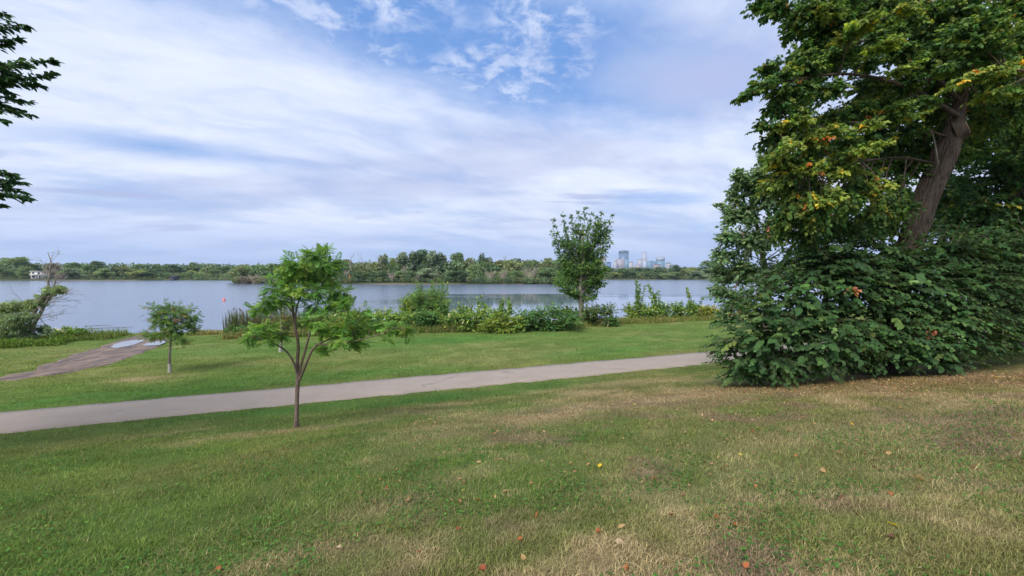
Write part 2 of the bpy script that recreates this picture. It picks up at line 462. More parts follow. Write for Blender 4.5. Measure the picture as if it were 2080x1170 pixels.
c = t.mix(1.0, c, t.combine(v, v, v), 'MULTIPLY')
c = t.mix(t.math('MULTIPLY', crack, 0.45), c, rgb((0.07, 0.06, 0.055)))
principled(t, out, c, 0.92, t.bump(t.math('SUBTRACT', n1, crack), 0.5, 0.008), 0.2)
tt = np.arange(-70, 110, .12)
e0 = PATH0 + (fbm(tt, tt * 0, .5, 4, 41) - .5) * .22 + (fbm(tt, tt * 0, 5, 2, 42) - .5) * .18
e1 = PATH1 + (fbm(tt, tt * 0 + 5, .5, 4, 43) - .5) * .22 + (fbm(tt, tt * 0, 5, 2, 44) - .5) * .18
def st(s, t): return s * NX_ + t * NY_, s * NY_ - t * NX_
rows = []
for f, dz in ((0, -.10), (0, .012), (.2, .03), (.5, .04), (.8, .03), (1, .012), (1, -.10)):
    s_ = e0 + (e1 - e0) * f
    X, Y = st(s_, tt); rows.append(np.stack([X, Y, np.full_like(X, .9 + dz)], -1))
V = np.stack(rows); k, n = V.shape[:2]
idx = np.arange(k * n).reshape(k, n)
Q = np.stack([idx[:-1, :-1], idx[:-1, 1:], idx[1:, 1:], idx[1:, :-1]], -1).reshape(-1, 4)
tag(obj('path', make_mesh('path', V.reshape(-1, 3), Q), M['asphalt']), kind='structure')

# ------------------------------------------------------------------ muddy track down to the water, with two puddles
TL = [(-14, 774), (8, 768), (60, 753), (110, 735), (165, 716), (215, 699), (255, 687), (290, 681)]
TR = [(-12, 776), (60, 768), (105, 763), (150, 757), (200, 746), (240, 734), (285, 719), (325, 704), (352, 690)]
tl = np.array([hit(*p)[:2] for p in TL]); trr = np.array([hit(*p)[:2] for p in TR])
def resample(p, n):
    d = np.concatenate([[0], np.cumsum(np.linalg.norm(np.diff(p, axis=0), axis=1))]); u = np.linspace(0, d[-1], n)
    return np.stack([np.interp(u, d, p[:, i]) for i in range(p.shape[1])], -1)
tl, trr = resample(tl, 90), resample(trr, 90)
jl = (fbm(np.arange(90.), np.zeros(90), 4, 4, 51) - .5)[:, None]; jr = (fbm(np.arange(90.), np.ones(90), 4, 4, 52) - .5)[:, None]
dirv = unit(trr - tl)
tl = tl - dirv * jl * 1.1; trr = trr + dirv * jr * 1.1
track_poly = np.concatenate([tl, trr[::-1]])
def inside(poly, x, y):
    x = np.asarray(x); y = np.asarray(y); r = np.zeros(x.shape, bool)
    for (x0, y0), (x1, y1) in zip(poly, np.roll(poly, -1, 0)):
        c = ((y0 > y) != (y1 > y))
        r ^= c & (x < (x1 - x0) * (y - y0) / (y1 - y0 + 1e-12) + x0)
    return r
u = np.linspace(0, 1, 26)
TV = tl[:, None] * (1 - u)[None, :, None] + trr[:, None] * u[None, :, None]
tx, ty = TV[..., 0], TV[..., 1]
ruts = -.05 * (np.exp(-((u - .3) / .08) ** 2) + np.exp(-((u - .7) / .08) ** 2))[None] * sstep(4.5, 3.0, np.hypot(tx - PUD[0], ty - PUD[1])) * -1
edge = np.where((u < .02) | (u > .98), -.08, .035)[None]
tz = ground_z(tx, ty) + edge + (fbm(tx, ty, .5, 3, 53) - .5) * .05 * (edge > 0)
idx = np.arange(tx.size).reshape(tx.shape)
Q = np.stack([idx[:-1, :-1], idx[:-1, 1:], idx[1:, 1:], idx[1:, :-1]], -1).reshape(-1, 4)
M['mud'], t, out = material('damp_mud')
p = t.pos()
n1 = t.noise(t.mapping(p, rot=(0, 0, 0.25), scale=(1.6, .5, 1)), 1.5, 7, 0.65); n2 = t.noise(p, 14, 5, 0.7)
c = t.mix(t.step(n1, .40, .60), rgb((0.085, 0.060, 0.048)), rgb((0.21, 0.155, 0.125)))
v = t.math('MULTIPLY_ADD', n2, 0.7, 0.65)
principled(t, out, t.mix(1.0, c, t.combine(v, v, v), 'MULTIPLY'), t.step(n1, .35, .6, .45, .9), t.bump(t.math('ADD', n1, n2), .6, .04), .3)
tag(obj('dirt_track', make_mesh('dirt_track', np.stack([tx, ty, tz], -1).reshape(-1, 3), Q, None, True), M['mud']), kind='structure')
M['puddle'], t, out = material('puddle_water')
principled(t, out, (0.24, 0.23, 0.22), 0.03, t.bump(t.noise(t.pos(), 3, 2), .02, .02), .6)
for outline in ([(224, 707), (232, 701), (246, 696), (270, 692.5), (291, 692), (292, 695), (278, 700), (256, 706), (238, 708.5)],
                [(288, 703), (298, 699), (312, 696), (330, 694), (340, 694), (336, 698), (325, 702), (306, 704)]):
    pts = np.array([hit(*q)[:2] for q in outline])
    cen = pts.mean(0)
    pts = resample(np.concatenate([pts, pts[:1]]), 60)[:-1]
    pts = cen + (pts - cen) * (1 + (fbm(np.arange(59.), np.zeros(59), 3, 3, 55) - .5) * .25)[:, None]
    V = np.concatenate([[[*cen, .525]], np.c_[pts, np.full(59, .525)]])
    T = np.array([(0, 1 + i, 1 + (i + 1) % 59) for i in range(59)])
    tag(obj('puddle', make_mesh('puddle', V, T), M['puddle']), kind='structure')

# ------------------------------------------------------------------ leaves and wood
def fold_leaf(outline, fold=0.12, curl=0.10):
    """outline: half widths along the length -> folded leaf, tip along +Y, normal +Z, length 1"""
    V, T = [], []
    n = len(outline)
    for i, (yv, wv_) in enumerate(outline):
        zc_ = -curl * yv * yv
        V += [(0, yv, zc_), (-wv_, yv, zc_ + fold * wv_ * 2), (wv_, yv, zc_ + fold * wv_ * 2)]
    for i in range(n - 1):
        a, b = 3 * i, 3 * i + 3
        for k in (1, 2):
            wa, wb = outline[i][1], outline[i + 1][1]
            f = (lambda q: q if k == 2 else q[::-1])
            if wa > 1e-6: T.append(f((a, a + k, b + k if wb > 1e-6 else b)))
            if wb > 1e-6: T.append(f((a, b + k, b)))
    return np.array(V, float), np.array(T, int)
HEART = fold_leaf([(-.05, .27), (.28, .46), (.72, .29), (1.0, 0)], .12, .14)
OVAL = (np.array([(0, 0, 0), (-.27, .32, .06), (-.2, .68, .02), (0, 1, -.1), (.2, .68, .02), (.27, .32, .06)], float), np.array([(0, 3, 1), (1, 3, 2), (0, 5, 3), (5, 4, 3)]))
WIDE = (np.array([(0, 0, 0), (-.36, .42, .07), (0, 1, -.08), (.36, .42, .07)], float), np.array([(0, 2, 1), (0, 3, 2)]))
DIAM = (np.array([(0, 0, 0), (-.30, .45, .05), (0, 1, -.06), (.30, .45, .05)], float), np.array([(0, 2, 1), (0, 3, 2)]))
NARROW = (np.array([(0, 0, 0), (-.09, .4, .02), (0, 1, -.1), (.09, .4, .02)], float), np.array([(0, 2, 1), (0, 3, 2)]))
def pinnate(n=6, lw=.10, ll=.30, droop=.25):
    V, T = [], []
    for i in range(n):
        y = .18 + .75 * i / (n - 1)
        L = ll * (1 - .45 * abs(i / (n - 1) - .4))
        for s_ in (-1, 1):
            dx, dy = s_ * .86, .5
            b = len(V); z = -droop * y * y
            V += [(0, y, z), (s_ * L * .5 - lw * .5 * dy * s_, y + L * .29 + lw * .43, z - .02), (dx * L, y + dy * L, z - .10 * L / ll), (s_ * L * .5 + lw * .5 * dy * s_, y + L * .29 - lw * .43, z - .02)]
            T += [(b, b + 1, b + 2), (b, b + 2, b + 3)]
    b = len(V); z = -droop
    V += [(0, .93, z), (-lw * .6, 1.05, z), (0, 1.22, z - .06), (lw * .6, 1.05, z)]; T += [(b, b + 1, b + 2), (b, b + 2, b + 3)]
    b = len(V)
    V += [(-.008, 0, 0), (.008, 0, 0), (0, .95, -droop * .9)]; T += [(b, b + 1, b + 2)]
    return np.array(V, float), np.array(T)
PINNATE = pinnate(6, .13, .32, .14)
def clump_leaf(n=7, seed=1):
    g = np.random.default_rng(seed); V, T = [], []
    for i in range(n):
        c = g.normal(size=3) * .38; a = unit(g.normal(size=3)); b_ = unit(np.cross(a, g.normal(size=3)))
        L, W_ = .42, .20
        b = len(V)
        V += [c - a * L, c + b_ * W_, c + a * L, c - b_ * W_]; T += [(b, b + 1, b + 2), (b, b + 2, b + 3)]
    return np.array(V, float), np.array(T)
CLUMP = clump_leaf()

def frame(T, N):
    T = unit(T); X = unit(np.cross(T, N)); Z = np.cross(X, T)
    return X, T, Z
class Leaves:
    def __init__(s): s.P = []; s.T = []; s.N = []; s.S = []; s.C = []
    def add(s, P, T, N, S, C):
        s.P.append(P); s.T.append(T); s.N.append(N); s.S.append(np.broadcast_to(S, (len(P),))); s.C.append(np.broadcast_to(C, (len(P), 3)))
    def arrays(s):
        return [np.concatenate(a) for a in (s.P, s.T, s.N, s.S, s.C)]
    def mesh(s, name, tmpl, keep=None, widen=None):
        P, T, N, S, C = s.arrays()
        if keep is not None: P, T, N, S, C = P[keep], T[keep], N[keep], S[keep], C[keep]
        V0, F0 = tmpl
        X, Y, Z = frame(T, N)
        V = P[:, None] + S[:, None, None] * (V0[None, :, 0:1] * X[:, None] + V0[None, :, 1:2] * Y[:, None] + V0[None, :, 2:3] * Z[:, None])
        F = F0[None] + (np.arange(len(P)) * len(V0))[:, None, None]
        return make_mesh(name, V.reshape(-1, 3), F.reshape(-1, 3), np.repeat(C, len(V0), 0))
def palette(g, n, cols, jit=.18):
    ws = np.array([c[0] for c in cols], float); ws /= ws.sum()
    a = np.array([c[1] for c in cols], float)
    k = g.choice(len(cols), n, p=ws)
    return a[k] * np.exp(g.normal(0, jit, (n, 1))) * (1 + g.normal(0, .06, (n, 3)))
def bez(a, b, c, n):
    u = np.linspace(0, 1, n)[:, None]
    return a * (1 - u) ** 2 + 2 * b * u * (1 - u) + c * u * u
def clump(L, W, g, src, cen, rad, ntw, nl, size, cols, limb_r=.03, droop=.35, twig_r=.006, sag=0.0, horiz=.0, jit=.16, shell=2.2, flat=.5):
    """a limb from src to cen, twigs into an ellipsoid round cen, leaves along the twigs"""
    cen = np.asarray(cen, float); rad = np.asarray(rad, float); src = np.asarray(src, float)
    d = cen - src
    mid = src + d * .5 + np.array([0, 0, 1]) * np.linalg.norm(d) * (.14 - sag) + g.normal(0, .05, 3) * np.linalg.norm(d)
    limb = bez(src, mid, cen, 7)
    if W is not None: W.tube(limb[::2], np.linspace(limb_r, limb_r * .35, 4), 4)
    dirs = unit(g.normal(size=(ntw, 3))); r = g.random(ntw) ** (1 / shell)
    ends = cen + dirs * r[:, None] * rad
    if horiz: ends[:, 2] = cen[2] + (ends[:, 2] - cen[2])
    st_ = limb[g.integers(3, 7, ntw)]
    tw_c = palette(g, ntw, cols, jit)
    for i in range(ntw):
        e = ends[i]; s0 = st_[i]
        m = (s0 + e) / 2 + np.array([0, 0, .12 * np.linalg.norm(e - s0)])
        if W is not None and (i % 2 == 0 or ntw < 12): W.tube(np.array([s0, s0 * .25 + m * .5 + e * .25, e]), np.linspace(twig_r, twig_r * .4, 3), 3, False)
        u = .25 + .75 * g.random(nl); u[-1] = 1
        q = s0 * ((1 - u) ** 2)[:, None] + 2 * m * (u * (1 - u))[:, None] + e * (u * u)[:, None]
        td = unit(e - m)
        out = unit(g.normal(size=(nl, 3)) * np.array([1, 1, .45]) + td * .9 + unit(e - cen) * .5)
        T = unit(out - np.array([0, 0, droop]) + g.normal(0, .2, (nl, 3)))
        N = unit(np.array([0, 0, 1.0]) + g.normal(0, flat, (nl, 3)) + unit(e - cen) * .4)
        C = tw_c[i] * np.exp(g.normal(0, .14, (nl, 1)))
        L.add(q, T, N, size * np.exp(g.normal(0, .18, nl)), C)
def tree_root(name, base, label, cat='tree', group=None):
    return empty(name, base, label, cat, group)
def stuff_part(name, me, mat, parent):
    o = obj(name, me, mat, parent); o['kind'] = 'stuff'; return o
def smooth_poly(pts, n):
    pts = np.asarray(pts, float); m = len(pts)
    d = np.concatenate([[0], np.cumsum(np.linalg.norm(np.diff(pts, axis=0), axis=1))])
    u = np.linspace(0, d[-1], n)
    P_ = np.concatenate([[2 * pts[0] - pts[1]], pts, [2 * pts[-1] - pts[-2]]])
    out = []
    for v in u:
        i = min(max(np.searchsorted(d, v) - 1, 0), m - 2); f = (v - d[i]) / max(d[i + 1] - d[i], 1e-9)
        a, b, c, e = P_[i:i + 4]
        out.append(.5 * ((2 * b) + (-a + c) * f + (2 * a - 5 * b + 4 * c - e) * f * f + (-a + 3 * b - 3 * c + e) * f ** 3))
    return np.array(out)

G_DARK, G_MID, G_YEL, YEL, ORA, BRO = (.030, .072, .022), (.058, .115, .028), (.15, .19, .035), (.42, .31, .04), (.40, .16, .05), (.17, .11, .055)

# ------------------------------------------------------------------ the young compound-leaved tree in front of the path
g = np.random.default_rng(11)
base = hit(602, 868); YB = base[1]
root = tree_root('young_tree', base, 'slender young tree with several stems and feathery leaves standing in front of the paved path')
def pt(px, py, dz=0.0): return at(px, py, YB + dz)
W = MB(); L = Leaves()
trunk = smooth_poly([base - np.array([0, 0, .1]), pt(603, 820), pt(604, 790), pt(605, 765)], 14)
rad_ = np.interp(np.linspace(0, 1, 14), [0, .06, .16, .5, 1], [.095, .072, .048, .041, .048])
TW = MB().tube(trunk, rad_, 12, False)
obj('trunk', TW.mesh('trunk', True), M['bark'], root)
stems = [([(605, 768), (604, 735), (606, 700), (599, 660), (594, 620), (590, 580), (596, 545)], .040, 0, .15),
         ([(606, 768), (612, 740), (622, 705), (632, 665), (640, 635), (652, 590), (660, 545)], .032, 0, .35),
         ([(604, 762), (596, 735), (580, 712), (556, 698), (530, 690), (508, 682)], .026, 0, -.45),
         ([(608, 772), (622, 738), (634, 712), (652, 696), (685, 685), (720, 680)], .036, 0, -.25),
         ([(634, 664), (660, 640), (676, 618), (694, 600)], .018, .25, .5),
         ([(640, 700), (700, 698), (755, 684), (775, 676), (806, 664)], .016, -.2, -.5),
         ([(599, 655), (604, 620), (618, 585), (628, 540), (640, 515)], .022, .05, -.2),
         ([(597, 640), (585, 622), (566, 612), (545, 618)], .014, .05, .4)]
stem_pts = []
for pl, r0, d0_, d1_ in stems:
    n = len(pl)
    q = smooth_poly([pt(px, py, d0_ + (d1_ - d0_) * i / (n - 1)) for i, (px, py) in enumerate(pl)], 16)
    stem_pts.append(q)
    sm = MB().tube(q, np.linspace(r0, r0 * .28, 16), 8)
    obj('branch', sm.mesh('branch', True), M['bark'], root)
allst = np.concatenate([q[5:] for q in stem_pts])
cl = [(640, 520, 30, 17, 10), (662, 508, 16, 8, 4), (600, 535, 34, 20, 11), (670, 540, 26, 22, 9), (580, 560, 30, 24, 10), (625, 560, 36, 24, 11), (665, 570, 34, 22, 10),
      (600, 590, 38, 20, 10), (640, 596, 36, 18, 9), (555, 590, 22, 14, 6), (545, 615, 26, 14, 7), (525, 628, 18, 12, 5), (570, 610, 26, 13, 6), (690, 592, 30, 16, 8),
      (705, 612, 22, 12, 5), (660, 622, 26, 16, 6), (640, 645, 24, 16, 6), (625, 625, 20, 12, 4), (540, 668, 30, 14, 6), (515, 678, 26, 10, 5), (505, 690, 18, 8, 3), (575, 680, 26, 10, 4), (548, 692, 18, 10, 3),
      (660, 668, 34, 18, 8), (700, 664, 34, 20, 9), (735, 668, 32, 16, 8), (690, 690, 34, 14, 7), (725, 695, 22, 16, 6), (660, 705, 16, 16, 4), (760, 662, 24, 14, 5), (800, 668, 22, 14, 6),
      (822, 672, 14, 12, 4), (790, 690, 14, 8, 2), (735, 630, 16, 6, 2), (610, 545, 40, 26, 8), (645, 540, 40, 26, 8)]
SAPC = [(5, (.072, .150, .033)), (3, (.105, .190, .040)), (1.6, (.15, .22, .046))]
for px, py, rx, ry, n in cl:
    c = pt(px, py, g.uniform(-.55, .55) * (1 if abs(px - 620) < 90 else .4))
    src = allst[np.argmin(np.linalg.norm((allst - c) * np.array([1, 1, 1.4]) + np.array([0, 0, .12]), axis=1))]
    clump(L, W, g, src, c, np.array([rx, rx * .9, ry]) / FPX * YB, max(3, int(n * 2.7)), 6, .15, SAPC, .009, .08, .003, flat=.32, shell=1.9)
stuff_part('twigs', W.mesh('twigs'), M['bark'], root)
obj('crown', L.mesh('crown', PINNATE), M['leaf'], root)

# ------------------------------------------------------------------ two smaller trees with pale trunk bases
def small_tree(bpx, label, trunkpx, clumps, cols, nl, size, r0, seed, wrap_h, name='small_tree'):
    g = np.random.default_rng(seed)
    base = hit(*bpx); Y0 = base[1]
    root = tree_root(name, base, label)
    P_ = lambda px, py, dz=0: at(px, py, Y0 + dz)
    tk = smooth_poly([base - np.array([0, 0, .08])] + [P_(*q) for q in trunkpx], 12)
    obj('trunk', MB().tube(tk, np.interp(np.linspace(0, 1, 12), [0, .1, 1], [r0 * 1.3, r0, r0 * .5]), 10).mesh('trunk', True), M['bark_grey'], root)
    wr = MB().tube(np.array([base + (0, 0, -.05), base + (0, 0, wrap_h * .5), base + (0, 0, wrap_h)]) , [r0 * 1.42, r0 * 1.22, r0 * 1.12], 12, False)
    obj('trunk_wrap', wr.mesh('trunk_wrap', True), M['wrap'], root)
    W, L = MB(), Leaves()
    for px, py, rx, ry, n in clumps:
        c = P_(px, py, g.uniform(-.35, .35))
        i = np.argmin(np.abs(tk[:, 2] - (c[2] - .35)))
        clump(L, W, g, tk[max(i, 4)], c, np.array([rx, rx, ry * 1.25]) / FPX * Y0, int(n * 2.5), nl, size * .8, cols, .014, .15, .004, flat=.4, shell=1.9)
    stuff_part('twigs', W.mesh('twigs'), M['bark_grey'], root)
    obj('crown', L.mesh('crown', PINNATE), M['leaf'], root)
small_tree((345, 757), 'small round-headed tree with whitened trunk base beside the muddy track', [(344, 735), (345, 715), (347, 690), (348, 660)],
           [(345, 625, 40, 12, 20), (318, 634, 28, 14, 15), (372, 632, 28, 13, 15), (345, 648, 36, 16, 22), (318, 655, 24, 12, 10), (382, 655, 24, 16, 14), (395, 645, 12, 10, 5), (360, 672, 34, 15, 18), (335, 676, 22, 11, 8),
            (310, 683, 22, 8, 10), (294, 678, 12, 6, 4), (372, 690, 22, 9, 8), (395, 672, 12, 8, 4)],
           [(4, (.065, .125, .032)), (2, (.10, .155, .04)), (.45, (.16, .125, .04)), (.12, (.20, .10, .04))], 5, .20, .055, 21, .36)
small_tree((570, 715), 'thin grey-trunked tree with sparse brownish leaves, behind the multi-stemmed young tree', [(571, 695), (571, 665), (570, 635), (568, 610)],
           [(565, 618, 22, 12, 8), (590, 628, 18, 10, 6), (548, 632, 16, 10, 5), (575, 645, 22, 12, 7), (555, 655, 18, 8, 4), (600, 650, 16, 10, 5)],
           [(3, (.10, .105, .035)), (2, (.15, .10, .045)), (2, (.07, .11, .03))], 5, .20, .07, 22, .40)

# ------------------------------------------------------------------ upright elm on the shore
g = np.random.default_rng(31)
base = hit(1183, 656); YB = base[1]
root = tree_root('elm_tree', base, 'upright elm with fan of ascending branches on the shore, left of the city towers')
tk = smooth_poly([base - np.array([0, 0, .2]), pt(1181, 630), pt(1179, 600), pt(1180, 560), pt(1182, 520), pt(1184, 480)], 20)
obj('trunk', MB().tube(tk, np.linspace(.26, .07, 20), 10).mesh('trunk', True), M['bark_grey'], root)
W, L = MB(), Leaves()
ELM = [(5, (.052, .108, .032)), (3, (.082, .148, .040)), (1.4, (.125, .185, .048))]
tips = [(1125, 446, .38), (1142, 438, .45), (1160, 440, .5), (1175, 430, .55), (1188, 424, .6), (1200, 436, .55), (1210, 440, .5), (1223, 432, .45), (1243, 436, .35), (1236, 470, .35), (1238, 488, .3),
        (1124, 474, .3), (1126, 492, .28), (1135, 510, .25), (1140, 525, .2), (1225, 505, .25), (1222, 525, .18), (1232, 540, .14), (1150, 460, .4), (1170, 455, .5), (1195, 455, .5), (1215, 460, .4),
        (1148, 548, .12), (1130, 562, .1), (1208, 556, .12), (1185, 540, .3), (1165, 530, .3), (1205, 530, .3), (1160, 495, .4), (1200, 495, .4), (1180, 500, .4), (1145, 485, .35), (1218, 485, .35)]
for px, py, f in tips:
    tip = pt(px, py, g.uniform(-1.6, 1.6) * (1 - abs(px - 1183) / 80))
    src = tk[int(np.clip(f, 0, .75) * 19 * .8) + 4]
    mid = src + (tip - src) * np.array([.62, .62, .42]) if py < 520 else (src + tip) / 2 + (0, 0, .1)
    q = bez(src, mid, tip, 12)
    W.tube(q, np.linspace(.055, .012, 12), 4)
    for u in np.linspace(.34, 1, 9):
        c = q[int(u * 11)]
        rr = .72 - .48 * u if py < 450 else .62 - .2 * u
        clump(L, None, g, c, c + g.normal(0, .05, 3), (rr, rr, rr * 1.0), 11, 6, .15, ELM, shell=2, flat=.6)
for px, py, rx, ry, n in [(1140, 580, 24, 8, 16), (1160, 592, 22, 10, 18), (1200, 590, 22, 12, 18), (1212, 575, 16, 10, 12), (1180, 575, 26, 14, 26), (1150, 568, 22, 10, 16), (1185, 605, 24, 8, 12), (1168, 555, 26, 16, 26),
                       (1195, 550, 26, 14, 22), (1210, 600, 10, 8, 6), (1128, 577, 10, 5, 6), (1216, 583, 8, 5, 5), (1135, 568, 18, 10, 14), (1145, 590, 20, 9, 14), (1225, 575, 14, 8, 9), (1222, 560, 14, 10, 10), (1170, 600, 22, 9, 12), (1200, 605, 18, 8, 9), (1140, 552, 14, 10, 9), (1225, 545, 14, 10, 9)] + [(g.uniform(1183 - w_, 1183 + w_), y_, 20, 14, 14) for y_, w_ in [(455, 44), (468, 48), (480, 48), (490, 46), (500, 44), (510, 40), (520, 38), (530, 34), (540, 34), (550, 36), (560, 36), (570, 40)] for _ in range(2)]:
    clump(L, W, g, tk[min(4 + int((600 - py) / 15 if py < 600 else 0), 17)], pt(px, py, g.uniform(-1, 1)), np.array([rx, rx, ry]) / FPX * YB, int(n * 2.8), 8, .155, ELM, .03, shell=2, flat=.6)
stuff_part('twigs', W.mesh('twigs'), M['bark_grey'], root)
obj('crown', L.mesh('crown', DIAM), M['leaf'], root)

# ------------------------------------------------------------------ the big leaning linden at the right
g = np.random.default_rng(41)
YL = 13.6
bx, by = 10.6, 13.6
base = np.array([bx, by, float(ground_z(bx, by))])
linden = tree_root('linden_tree', base, 'huge old linden with thick leaning furrowed trunk and a sawn-off limb, right of frame')
LT = [base - np.array([.25, 0, .4]), at(1802, 690, YL), at(1818, 600, YL), at(1838, 530, YL), at(1858, 470, YL), at(1882, 400, YL), at(1912, 330, YL), at(1935, 270, YL), at(1948, 215, YL - .1), at(1960, 150, YL - .3), at(1975, 60, YL - .5), at(1985, -60, YL - .5), at(1980, -220, YL - .3), at(1960, -400, YL)]
axis = smooth_poly(LT, 150)
zz_ = np.linspace(0, 1, 150)
rd = np.interp(zz_, [0, .08, .22, .42, .46, .50, .62, .8, 1], [.50, .33, .265, .26, .20, .14, .12, .09, .05])
sides = 72
tan = unit(np.gradient(axis, axis=0)); uu = unit(np.cross(tan, np.array([0., 1, 0]))); vv = np.cross(tan, uu)
ang = np.linspace(0, 2 * np.pi, sides, endpoint=False)
AA, ZZ = np.meshgrid(ang, np.arange(150) * .09)
wob = ZZ * .25 + (fbm(AA * 2, ZZ, 1.0, 2, 71)) * 1.2
fur = np.abs(np.sin(AA * 11 + wob * 1.0 + 3.0 * fbm(np.cos(AA) * 3, ZZ * .7 + np.sin(AA) * 3, 1.0, 3, 72)))
relief = (fur ** .5) * .13 + (fbm(np.cos(AA) * 6, ZZ * 2 + np.sin(AA) * 6, 1.0, 3, 73) - .5) * .05
rr = rd[:, None] + relief * np.clip(rd / .4, .3, 1)[:, None] - .03
V = axis[:, None] + rr[..., None] * (np.cos(ang)[None, :, None] * uu[:, None] + np.sin(ang)[None, :, None] * vv[:, None])
i = np.arange(149)[:, None] * sides; j = np.arange(sides)[None]; j2 = (j + 1) % sides
Q = np.stack([i + j, i + j2, i + sides + j2, i + sides + j], -1).reshape(-1, 4)
obj('trunk', make_mesh('trunk', V.reshape(-1, 3), Q, None, True), M['bark_big'], linden)
# sawn limb: bark collar and pale cut face
ca = at(1940, 268, YL - .05); cb = at(1966, 258, YL - .24)
obj('limb_stump', MB().tube(np.array([ca, (ca + cb) / 2, cb]), [.33, .28, .235], 20, False).mesh('limb_stump', True), M['bark_big'], linden)
dd = unit(cb - ca)
obj('saw_cut', MB().tube(np.array([cb - dd * .05, cb + dd * .012]), [.205, .20], 20).mesh('saw_cut'), plain('cut_wood', (.30, .235, .16), .8, .2, .3, 14), linden)
# a thin dead shoot in front of the trunk
sh = smooth_poly([at(1905, 335, YL - .55), at(1902, 310, YL - .7), at(1895, 275, YL - .75), at(1884, 258, YL - .8)], 10)
obj('dead_shoot', MB().tube(sh, np.linspace(.03, .015, 10), 6).mesh('dead_shoot', True), M['bark_grey'], linden)

LC = [(5, (.036, .078, .026)), (4, (.060, .112, .030)), (3.2, (.115, .165, .040)), (.30, (.22, .22, .04)), (.03, ORA)]
LCY = [(3, (.12, .165, .035)), (2.2, (.18, .21, .04)), (2.5, (.075, .125, .03)), (.22, YEL), (.07, ORA)]
W, L = MB(), Leaves()
# main limbs, then clumps (px, py, depth, rx, ry, twigs, kind)
limbs = [[(1950, 205, 13.4), (1860, 120, 13), (1740, 60, 12.5), (1600, 20, 12.2)], [(1945, 235, 13.4), (1850, 180, 12.6), (1720, 150, 12), (1580, 170, 11.8), (1515, 195, 11.8)],
         [(1930, 280, 13.6), (1830, 250, 12.8), (1700, 250, 12.4), (1580, 270, 12.2)], [(1965, 130, 13.2), (1900, 20, 12.5), (1800, -120, 12)], [(1970, 100, 13.2), (2080, -20, 12.5), (2200, -120, 12)],
         [(1955, 180, 13.4), (2020, 150, 11.5), (2110, 150, 10.5)], [(1910, 335, 13.6), (1830, 320, 13), (1740, 330, 12.4), (1640, 350, 12)], [(1975, 40, 13), (1990, -150, 15), (1900, -300, 16)], [(1970, 60, 13.2), (2100, 20, 15), (2250, 0, 16)]]
lp = []
for li_, l in enumerate(limbs):
    q = smooth_poly([at(*v) for v in l], 18); lp.append(q)
    bm_ = MB().tube(q, np.linspace(.035 if li_ in (2, 6) else .07, .012, 18), 8)
    obj('limb', bm_.mesh('limb', True), M['bark_big'], linden)
lpa = np.concatenate([q[3:] for q in lp] + [axis[95:]])
CLS = []
def cl_(px, py, Y, rx, ry, n, k=0): CLS.append((px, py, Y, rx, ry, n, k))
